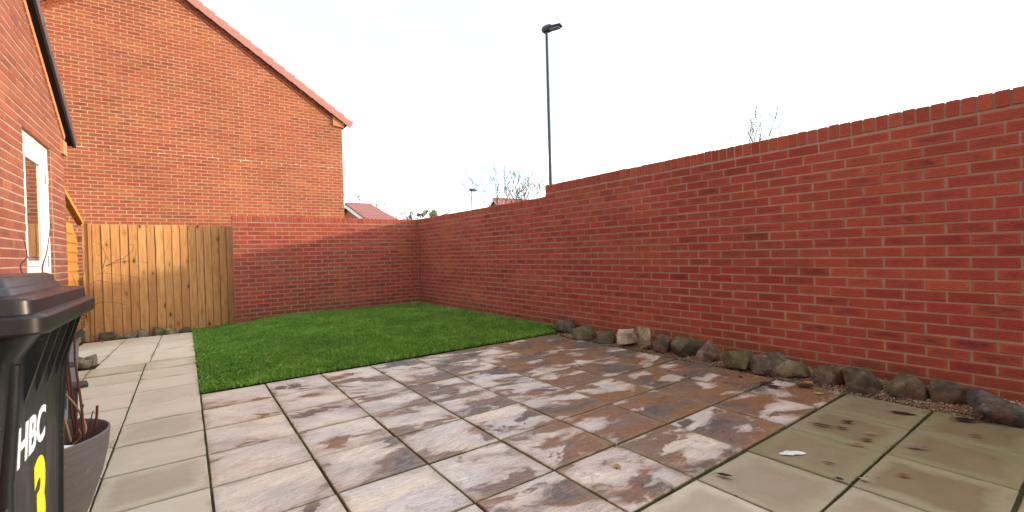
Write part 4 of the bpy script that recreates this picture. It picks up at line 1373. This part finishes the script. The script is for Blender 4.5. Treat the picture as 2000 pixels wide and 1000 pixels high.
# body tapers downwards; collar under the lid flares out
body = loft([rrect(-.72, -.318, 1.36, 1.80, .03, .03), rrect(-.76, -.302, 1.337, 1.838, .03, .62), rrect(-.78, -.292, 1.327, 1.845, .03, .80),
             rrect(-.785, -.288, 1.322, 1.85, .03, .862), rrect(-.80, -.262, 1.30, 1.862, .04, .905), rrect(-.81, -.250, 1.29, 1.868, .05, .921)]).build('body', M_BIN, wb, off, angle=35)
for yy in (1.43, 1.53, 1.63, 1.73, 1.80):
    m = MB(); m.prism([(-.293, yy, .76), (-.247, yy, .918), (-.30, yy, .918)], (0, .010, 0), 1)
    m.build('rib', M_BIN, wb, off)
for yy in (1.352, 1.812):      # vertical corner flutes either side of the lettered panel
    m = MB(); m.tube([(-.306 - .001, yy, .62), (-.294, yy, .80), (-.291, yy, .855)], .013, 10); m.tube([(-.321, yy, .06), (-.308, yy, .62)], .013, 10)
    m.build('flute', M_BIN, wb, off, angle=50)
lid = loft([rrect(-.82, -.228, BY0 + .004, BY1 - .006, .035, .9225), rrect(-.823, -.225, BY0, BY1, .035, .928), rrect(-.823, -.225, BY0, BY1, .035, .956), rrect(-.820, -.230, BY0 + .004, BY1 - .005, .035, .961),
            rrect(-.80, -.243, BY0 + .02, BY1 - .022, .03, .964), rrect(-.80, -.2445, BY0 + .021, BY1 - .024, .03, .990), rrect(-.797, -.248, BY0 + .024, BY1 - .028, .03, .994),
            rrect(-.77, -.285, BY0 + .05, BY1 - .085, .03, 1.000), rrect(-.765, -.289, BY0 + .054, BY1 - .092, .03, 1.013), rrect(-.762, -.293, BY0 + .057, BY1 - .097, .03, 1.016), rrect(-.755, -.298, BY0 + .064, BY1 - .105, .03, 1.034), rrect(-.745, -.308, BY0 + .074, BY1 - .115, .03, 1.039)]).build('lid', M_LIDB, wb, off, angle=30)
m = MB(); m.box(-.66, -.36, BY0 - .0, BY0 + .10, 1.015, 1.062, .012); m.build('lid_handle', M_LIDB, wb, off, angle=40)
m = MB(); m.tube([(-.80, 1.33, .965), (-.80, 1.80, .965)], .018, 10); m.build('hinge_bar', M_BIN, wb, off, angle=40)
for yy in (1.36, 1.76):
    m = MB(); m.tube([(-.74, yy, .10), (-.74, yy + .05, .10)], .10, 20); m.build('wheel', M_RATTAN, wb, off, angle=40)
def text_part(txt, size, y, z, x, mat, name, sx=1.0, lean=0.0, bold=0.0, parent=None):
    cu = bpy.data.curves.new(name, 'FONT'); cu.body = txt; cu.size = size; cu.extrude = .0006; cu.offset = bold; cu.space_character = 1.02
    tmp = bpy.data.objects.new('tmp', cu); COL.objects.link(tmp)
    dg = bpy.context.evaluated_depsgraph_get(); dg.update()
    me = bpy.data.meshes.new_from_object(tmp.evaluated_get(dg))
    bpy.data.objects.remove(tmp); me.materials.clear(); me.materials.append(mat)
    xs = [v.co.x for v in me.vertices]; ys = [v.co.y for v in me.vertices]
    w0, h0 = max(xs) - min(xs), max(ys) - min(ys)
    for v in me.vertices:
        v.co.x = (v.co.x - min(xs)) / w0 * sx; v.co.y = (v.co.y - min(ys)) / h0 * size
    me.update()
    o = link(name, me, parent, (0, 0, 0))
    # local x -> +Y, local y -> up, following the lean of the panel, local z -> +X
    Yv = Vector((0, 1, 0)); Zv = Vector((lean, 0, 1)).normalized(); Xv = Yv.cross(Zv)
    o.matrix_local = Matrix.Translation(Vector((x, y, z))) @ Matrix((Yv, Zv, Xv)).transposed().to_4x4()
    return o
LEAN = (.302 - .292) / .18
def panel_x(z): return -.302 + (z - .62) * ((.302 - .292) / .18) if z > .62 else -.302 - (.62 - z) * (.016 / .59)
text_part('HBC', .088, 1.390, .624, panel_x(.624) + .0012, M_TXTW, 'lettering', .232, .055, .002, body)
text_part('3', .225, 1.525, .368, panel_x(.368) + .0015, M_TXTY, 'number_sticker', .105, .027, .010, body)

# ------------------------------------------------------------------ pot with dogwood stems
PC = Vector((-.462, 2.245, 0))
pot = empty('plant_pot', (PC.x, PC.y, 0), 'round grey brown plastic pot of bare red stems behind the bin', 'plant pot')
prof = [(.085, 0), (.11, .015), (.128, .10), (.165, .20), (.195, .30), (.212, .38), (.219, .45), (.214, .453), (.209, .448), (.203, .38), (.197, .355)]
nseg = 56
V, F = [], []
for (r_, z_) in prof:
    for k in range(nseg):
        a = 2 * math.pi * k / nseg; V.append((r_ * math.cos(a), r_ * math.sin(a), z_))
for i in range(len(prof) - 1):
    for k in range(nseg):
        q = (k + 1) % nseg; F.append((i * nseg + k, i * nseg + q, (i + 1) * nseg + q, (i + 1) * nseg + k))
F.append(tuple(reversed(range(nseg))))
m = MB(); m.add(V, F); m.build('pot', M_POT, pot, (0, 0, 0), angle=50)
V = [(0, 0, .368)]; F = []
for j, rr in enumerate((.07, .14, .199)):
    for k in range(24):
        a = 2 * math.pi * k / 24; V.append((rr * math.cos(a), rr * math.sin(a), .36 + random.uniform(-.01, .012)))
for k in range(24):
    q = (k + 1) % 24; F.append((0, 1 + k, 1 + q))
    for j in range(2): F.append((1 + j * 24 + k, 1 + (j + 1) * 24 + k, 1 + (j + 1) * 24 + q, 1 + j * 24 + q))
m = MB(); m.add(V, F); m.build('compost', M_COMPOST, pot, smooth=True)
def cam_pt(u, v, y):
    d = RIGHT * ((u - 1000) / 877) - UP * ((v - 500) / 877) + FWD
    return Vector((0, 0, EYE)) + d * (y / d.y)
def stem(parent, pts, r0, r1, mat, name='stem', wob=.006):
    P = [Vector(p) for p in pts]; out = []
    for i in range(len(P) - 1):
        for k in range(5):
            u = k / 5
            p0, p1, p2, p3 = P[max(i - 1, 0)], P[i], P[i + 1], P[min(i + 2, len(P) - 1)]
            q = .5 * ((2 * p1) + (p2 - p0) * u + (2 * p0 - 5 * p1 + 4 * p2 - p3) * u * u + (-p0 + 3 * p1 - 3 * p2 + p3) * u ** 3)
            out.append(q)
    out.append(P[-1])
    n = len(out); rad = [r0 + (r1 - r0) * i / (n - 1) for i in range(n)]
    m = MB(); m.tube(out, rad, 7)
    return m.build(name, mat, parent, -Vector(parent.location), angle=60)
S = lambda *uv, y=2.25: [cam_pt(u, v, y + dy) for (u, v, dy) in uv]
stem(pot, S((150, 868, .03), (142, 820, .02), (131, 730, 0), (128, 660, -.02), (131, 628, -.03)), .0038, .0028, M_REDSTEM)
stem(pot, S((152, 868, .03), (146, 800, .03), (138, 745, .03), (133, 700, .02), (138, 672, .02), (134, 655, .02)), .0036, .0024, M_REDSTEM)
stem(pot, S((163, 858, .0), (160, 800, .0), (151, 735, .0), (146, 690, .0), (147, 628, -.02)), .0042, .0030, M_REDSTEM)
stem(pot, S((140, 866, .0), (152, 835, .0), (163, 790, 0)), .0030, .0024, M_REDSTEM)
stem(pot, S((144, 868, .02), (166, 845, .02), (164, 822, .02), (146, 790, .01), (120, 762, 0)), .0042, .0030, M_PALESTEM)
stem(pot, S((138, 862, .0), (131, 835, .0), (120, 800, 0)), .0044, .0030, M_PALESTEM)
stem(pot, S((176, 858, .05), (187, 830, .06), (190, 792, .06)), .0050, .0042, M_REDSTEM)
stem(pot, S((163, 862, .06), (172, 838, .07), (182, 802, .07)), .0030, .0018, M_REDSTEM)
stem(pot, S((128, 870, -.05), (124, 850, -.05), (119, 822, -.05)), .0028, .0022, M_REDSTEM)
stem(pot, S((150, 866, .08), (158, 850, .08), (150, 832, .07)), .0030, .0024, M_PALESTEM)
# white plant label lying on the compost
m = MB(); m.box(-.03, .03, -.035, .035, 0, .002, .0005)
q = cam_pt(124, 862, 2.17) - PC
o = m.build('plant_tag', M_WHITE, pot, (q.x, q.y, .40), (.9, .3, .2))

# ------------------------------------------------------------------ woven chair and tall woven planter behind the pot
ch = empty('garden_chair', (-.72, 3.02, 0), 'dark grey woven garden chair behind the plant pot, facing the patio', 'chair')
off = -Vector(ch.location)
for yy in (2.72, 3.32):
    m = MB(); m.box(-.90, -.372, yy - .035, yy + .035, .503, .525, .006); m.build('armrest', M_RATTAN, ch, off, angle=40)
    m = MB(); m.prism([(-.435, yy - .014, .5025), (-.405, yy - .014, .5025), (-.425, yy - .014, .0), (-.45, yy - .014, .0)], (0, .028, 0), 1); m.build('leg', M_RATTAN, ch, off)
    m = MB(); m.prism([(-.90, yy - .02, .5025), (-.86, yy - .02, .5025), (-.90, yy - .02, .0), (-.935, yy - .02, .0)], (0, .04, 0), 1); m.build('leg', M_RATTAN, ch, off)
    m = MB(); m.box(-.858, -.46, yy - .012, yy + .012, .36, .502, .003); m.build('side_panel', M_WEAVE, ch, off)
m = MB(); m.box(-.90, -.43, 2.741, 3.299, .30, .355, .012); m.build('seat', M_WEAVE, ch, off)
m = MB(); m.box(-.95, -.903, 2.73, 3.31, .30, .80, .012); m.build('backrest', M_WEAVE, ch, off)
ch.location.x = -.777; ch.rotation_euler = (0, 0, math.radians(12))
tp = empty('woven_planter', (-.70, 3.55, 0), 'tall grey woven planter with a dark rim standing against the house', 'planter')
off = -Vector(tp.location)
m = MB()
loft([rrect(-.85, -.565, 3.40, 3.70, .02, 0, 3), rrect(-.90, -.525, 3.36, 3.74, .02, .63, 3)]).build('body', M_WEAVE, tp, off, angle=40)
loft([rrect(-.915, -.51, 3.345, 3.755, .02, .6305, 3), rrect(-.915, -.51, 3.345, 3.755, .02, .675, 3)]).build('rim', M_RATTAN, tp, off, angle=40)
loft([rrect(-.89, -.535, 3.37, 3.73, .02, .6755, 3), rrect(-.88, -.545, 3.38, 3.72, .02, .69, 3)]).build('compost', M_COMPOST, tp, off)
for (pts, r0, r1) in (
    ([(135, 650, 0), (132, 640, 0), (139, 633, 0), (148, 627, 0)], .004, .002), ([(128, 655, 0), (122, 642, 0), (126, 632, 0)], .004, .002),
    ([(120, 600, .0), (84, 535, 0), (92, 490, 0), (100, 432, 0)], .0045, .0016), ([(100, 620, 0), (42, 530, 0), (53, 500, 0), (45, 462, 0)], .0045, .0018)):
    stem(tp, [cam_pt(u, v, 3.55 + dy) for u, v, dy in pts], r0, r1, M_REDSTEM)

# ------------------------------------------------------------------ thin climber in front of the fence
cl = empty('climbing_plant', (-1.16, 8.95, -.12), 'thin wiry climbing plant with a few green leaves before the fence', 'plant')
YC = 8.9
branches = [
 [(172, 668), (170, 600), (172, 560), (205, 520), (222, 495), (225, 470)],
 [(172, 560), (190, 548), (215, 552), (245, 556)],
 [(186, 540), (200, 533), (240, 538), (285, 545)],
 [(174, 600), (200, 590), (230, 592), (262, 600)],
 [(200, 525), (206, 500), (198, 480), (186, 475), (178, 488)],
 [(205, 520), (235, 512), (265, 510), (290, 514)],
 [(172, 630), (160, 560), (166, 520), (160, 486)],
 [(205, 520), (250, 498), (262, 478), (248, 480)],
 [(180, 655), (205, 672), (222, 690), (232, 708)],
 [(172, 610), (150, 560), (135, 520)],
]
for b in branches:
    stem(cl, [cam_pt(u, v, YC + random.uniform(-.08, .08)) for u, v in b], .0042, .0012, M_PALESTEM if b is branches[0] else M_BARK)
LV, LF, LR = [], [], []
lf_pts = [(236, 502), (240, 500), (262, 513), (268, 520), (272, 512), (283, 513), (188, 515), (190, 522), (248, 602), (255, 601), (244, 603), (203, 592), (215, 594), (220, 598), (245, 589), (238, 583), (240, 627), (230, 620), (212, 615), (222, 615), (206, 615), (188, 637), (196, 637), (182, 478), (200, 475), (193, 490), (192, 497), (172, 540), (170, 546), (254, 624), (302, 580), (280, 570), (205, 690), (175, 530), (192, 582), (178, 585), (250, 612), (275, 602)]
for (u, v) in lf_pts:
    p = cam_pt(u, v, YC + random.uniform(-.06, .06)) - cl.location
    for q in range(2):
        a = random.uniform(0, 6.28); L = random.uniform(.016, .032); w_ = L * .5
        dv = Vector((math.cos(a), random.uniform(-.5, .5), math.sin(a))) * L
        sv = dv.cross(Vector((0, 1, 0.3))).normalized() * w_ / 2
        b0 = len(LV)
        LV += [p, p + dv * .5 + sv, p + dv, p + dv * .5 - sv]; LF.append((b0, b0 + 1, b0 + 2, b0 + 3))
        LR += [random.random()] * 4
me = mesh(LV, LF, M_TWIG); at = me.attributes.new('rnd', 'FLOAT', 'POINT'); at.data.foreach_set('value', LR)
link('leaves', me, cl)

# ------------------------------------------------------------------ street lamps
def street_lamp(x, y, h, r, head_rot, label, tiltv=0.0, k=1.0):
    e = empty('street_lamp', (x, y, -.25), label, 'street lamp')
    m = MB(); m.tube([(0, 0, 0), (0, 0, 1.2), (0, 0, 1.25), (tiltv, 0, h + .20)], [r * 1.7, r * 1.7, r * 1.05, r * .8], 12); m.build('pole', M_LAMP, e, angle=40)
    R = Matrix.Rotation(head_rot, 4, 'Z')
    z = h + .25
    m = MB()      # canopy: rounded rear housing tapering to a thin front
    sec = [(-.16, .07, -.05, .05), (-.10, .13, -.085, .10), (.06, .15, -.07, .13), (.20, .15, -.045, .105), (.24, .14, -.04, .065), (.52, .13, -.03, .045), (.55, .11, -.02, .03)]
    V, F = [], []
    for (xx, hw, z0, z1) in sec:
        V += [R @ Vector((xx * k, -hw * k, (z0 + z1) / 2 * k)), R @ Vector((xx * k, -hw * .8 * k, z1 * .85 * k)), R @ Vector((xx * k, 0, z1 * k)), R @ Vector((xx * k, hw * .8 * k, z1 * .85 * k)), R @ Vector((xx * k, hw * k, (z0 + z1) / 2 * k)), R @ Vector((xx * k, hw * .75 * k, z0 * k)), R @ Vector((xx * k, -hw * .75 * k, z0 * k))]
    for i in range(len(sec) - 1):
        for q in range(7):
            s_ = (q + 1) % 7; F.append((i * 7 + q, i * 7 + s_, (i + 1) * 7 + s_, (i + 1) * 7 + q))
    F.append(tuple(range(7))); F.append(tuple(reversed(range((len(sec) - 1) * 7, len(sec) * 7))))
    m.add([v + Vector((tiltv, 0, z)) for v in V], F); head = m.build('lantern', M_LAMP, e, angle=35)
    m = MB(); m.box(.12 * k, .48 * k, -.10 * k, .10 * k, -.062 * k, -.046 * k, 0, Matrix.Translation((tiltv, 0, z)) @ R); m.build('lens', M_LAMPG, head)
    m = MB(); m.tube([Matrix.Translation((tiltv, 0, z)) @ R @ Vector((.46 * k, 0, .04 * k)), Matrix.Translation((tiltv, 0, z)) @ R @ Vector((.46 * k, 0, .085 * k))], .035 * k, 10); m.build('photocell', M_LAMP, head)
    return e
street_lamp(8.63, 9.85, 7.45, .050, -1.15, 'tall grey street lamp rising behind the step in the long wall', 0, .86)
street_lamp(26.5, 43.9, 8.2, .06, .35, 'small distant street lamp above the far end of the long wall', 0, 1.6)

# ------------------------------------------------------------------ far houses
def far_house(X0, Ya, Za, hd, slope, Lx, zb, label, hip=0.0):
    e = empty('far_house', (X0, Ya, zb), label, 'house')
    off = -Vector(e.location)
    ze = Za - hd * slope
    m = MB(); m.prism([(X0, Ya - hd, zb), (X0, Ya + hd, zb), (X0, Ya + hd, ze), (X0, Ya, Za - .12), (X0, Ya - hd, ze)], (Lx, 0, 0), 0)
    m.build('wall', brick_far, e, off)
    for sgn in (-1, 1):
        p = [Vector((X0 - .25, Ya, Za)), Vector((X0 + Lx, Ya, Za)), Vector((X0 + Lx + hip, Ya + sgn * (hd + .3), ze - .3 * slope)), Vector((X0 - .25, Ya + sgn * (hd + .3), ze - .3 * slope))]
        m = MB(); m.prism(p, Vector((0, sgn * slope, 1)).normalized() * .10, 2)
        rf = m.build('roof', M_ROOF, e, off)
        b = [Vector((X0 - .30, Ya, Za - .02)), Vector((X0 - .30, Ya + sgn * (hd + .3), ze - .3 * slope - .02)), Vector((X0 - .30, Ya + sgn * (hd + .3), ze - .3 * slope - .24)), Vector((X0 - .30, Ya, Za - .24))]
        m = MB(); m.prism(b, (.045, 0, 0), 0); m.build('bargeboard', M_BARGE, e, off)
    m = MB(); m.tube([(X0 - .28, Ya, Za + .08), (X0 + Lx, Ya, Za + .08)], .10, 8); m.build('ridge', M_ROOF, e, off)
brick_far = plain('far_brick', (0.36, 0.12, 0.06), .9, .2, .25, 3)
far_house(10.25, 35.1, 5.0, 4.8, .325, 1.7, -.25, 'pink roofed building with cream bargeboard behind the house corner', .35)
far_house(32.2, 47.5, 7.85, 4.5, .80, 9.0, -.25, 'distant house with a pink roof peeping over the long wall')

# ------------------------------------------------------------------ trees
def bare_tree(x, y, h, seed, label, spread=.55, levels=5, r0=.11, fork=.30, nch=(2, 3), lean=(0, 0), rmin=.017):
    r = random.Random(seed)
    e = empty('bare_tree', (x, y, -.25), label, 'tree')
    tr, cr = MB(), MB()
    def grow(p, d, L, rad, lev):
        pts, rs = [p], [rad]
        n = 4
        for k in range(n):
            d = (d + Vector((r.gauss(0, .13), r.gauss(0, .13), r.gauss(.03, .08)))).normalized()
            p = p + d * L / n
            pts.append(p); rs.append(max(rmin, rad * (1 - .42 * (k + 1) / n)))
        (tr if lev == 0 else cr).tube(pts, rs, 6 if lev < 2 else 4 if lev < 4 else 3, False)
        if lev >= levels: return
        m_ = r.randint(*nch) + (1 if lev in (1, 2) else 0)
        for c in range(m_):
            k = n if c < 2 else r.randint(2, n)
            ax = Vector((r.gauss(0, 1), r.gauss(0, 1), r.gauss(0, .35))).normalized()
            nd = (d + ax * spread * r.uniform(.6, 1.3) + Vector((0, 0, .10))).normalized()
            grow(pts[k], nd, L * r.uniform(.62, .85), rs[k] * r.uniform(.62, .82), lev + 1)
    grow(Vector((0, 0, 0)), Vector((lean[0], lean[1], 1)).normalized(), h * fork, r0, 0)
    tr.build('trunk', M_BARK, e, smooth=True); cr.build('crown', M_BARK, e, smooth=True)
    return e
bare_tree(27.0, 36.5, 9.9, 5, 'bare branching tree left of the tall street lamp', .60, 5, .24, .34)
bare_tree(30.3, 38.2, 8.6, 15, 'smaller bare tree close to the foot of the tall street lamp', .62, 5, .08, .34)
bare_tree(16.6, 44.0, 8.2, 8, 'bare twiggy tree just right of the pink roofed building', .60, 6, .10, .28)
bare_tree(19.3, 44.5, 6.6, 21, 'low bare bushy tree between the pink roof and the wall corner', .75, 6, .08, .26)
bare_tree(14.3, 48.0, 9.2, 31, 'faint bare tree rising behind the pink roof ridge', .55, 5, .07, .30)
bare_tree(31.9, 26.4, 8.9, 41, 'faint bare tree top peeping over the long wall right of the lamp', .6, 5, .06, .33, rmin=.007)
bare_tree(31.1, 14.5, 11.3, 57, 'upright bare tree top above the coping of the long wall', .13, 4, .09, .33, rmin=.013)
bare_tree(31.9, 16.4, 11.6, 67, 'small faint twig top left of the upright bare tree', .2, 4, .06, .32, rmin=.011)

def evergreen(x, y, h, rx, seed, label):
    r = random.Random(seed); g_ = np.random.default_rng(seed)
    e = empty('evergreen_tree', (x, y, -.25), label, 'tree')
    m = MB(); m.tube([(0, 0, 0), (.05, 0, h * .4), (0, .05, h * .85)], [.22, .16, .05], 8)
    for k in range(7):
        a = r.uniform(0, 6.28); z0 = h * r.uniform(.3, .6)
        m.tube([(0, 0, z0), (math.cos(a) * rx * .5, math.sin(a) * rx * .5, z0 + h * .12), (math.cos(a) * rx * .8, math.sin(a) * rx * .8, z0 + h * .2)], [.07, .05, .02], 5)
    m.build('trunk', M_BARK, e, smooth=True)
    cs = []
    for k in range(34):
        a = r.uniform(0, 6.28); q = r.uniform(0, 1) ** .6; zz = r.uniform(.25, .93)
        prof_ = rx * max(.15, (1 - ((zz - .55) / .55) ** 2))
        cs.append((math.cos(a) * prof_ * q, math.sin(a) * prof_ * q, zz * h, r.uniform(.35, .7)))
    n = 9000; cs = np.array(cs); ci = g_.integers(0, len(cs), n)
    dirs = g_.normal(0, 1, (n, 3)); dirs /= np.linalg.norm(dirs, axis=1)[:, None]
    P = cs[ci, :3] + dirs * (cs[ci, 3] * g_.random(n) ** .4)[:, None] * np.array([1, 1, .8])
    A = g_.normal(0, 1, (n, 3)); A /= np.linalg.norm(A, axis=1)[:, None]; Bv = np.cross(A, dirs); Bv /= np.linalg.norm(Bv, axis=1)[:, None] + 1e-6
    s_ = g_.uniform(.05, .11, n)[:, None]
    V = np.stack([P - A * s_, P + Bv * s_ * .5, P + A * s_, P - Bv * s_ * .5], 1).reshape(-1, 3)
    o = soup('crown', V, np.arange(n * 4).reshape(-1, 4), np.repeat(g_.random(n) * .5 + cs[ci, 3] - .2, 4), M_NEEDLE)
    del o['kind']
    o.parent = e
evergreen(26.9, 54.7, 7.7, 2.7, 3, 'round olive evergreen tree above the corner of the garden walls')
evergreen(29.4, 56.0, 7.2, 2.0, 6, 'low pale green bush top right of the round olive evergreen')
evergreen(31.5, 57.5, 8.0, 1.3, 9, 'small pointed dark evergreen left of the distant lamp')
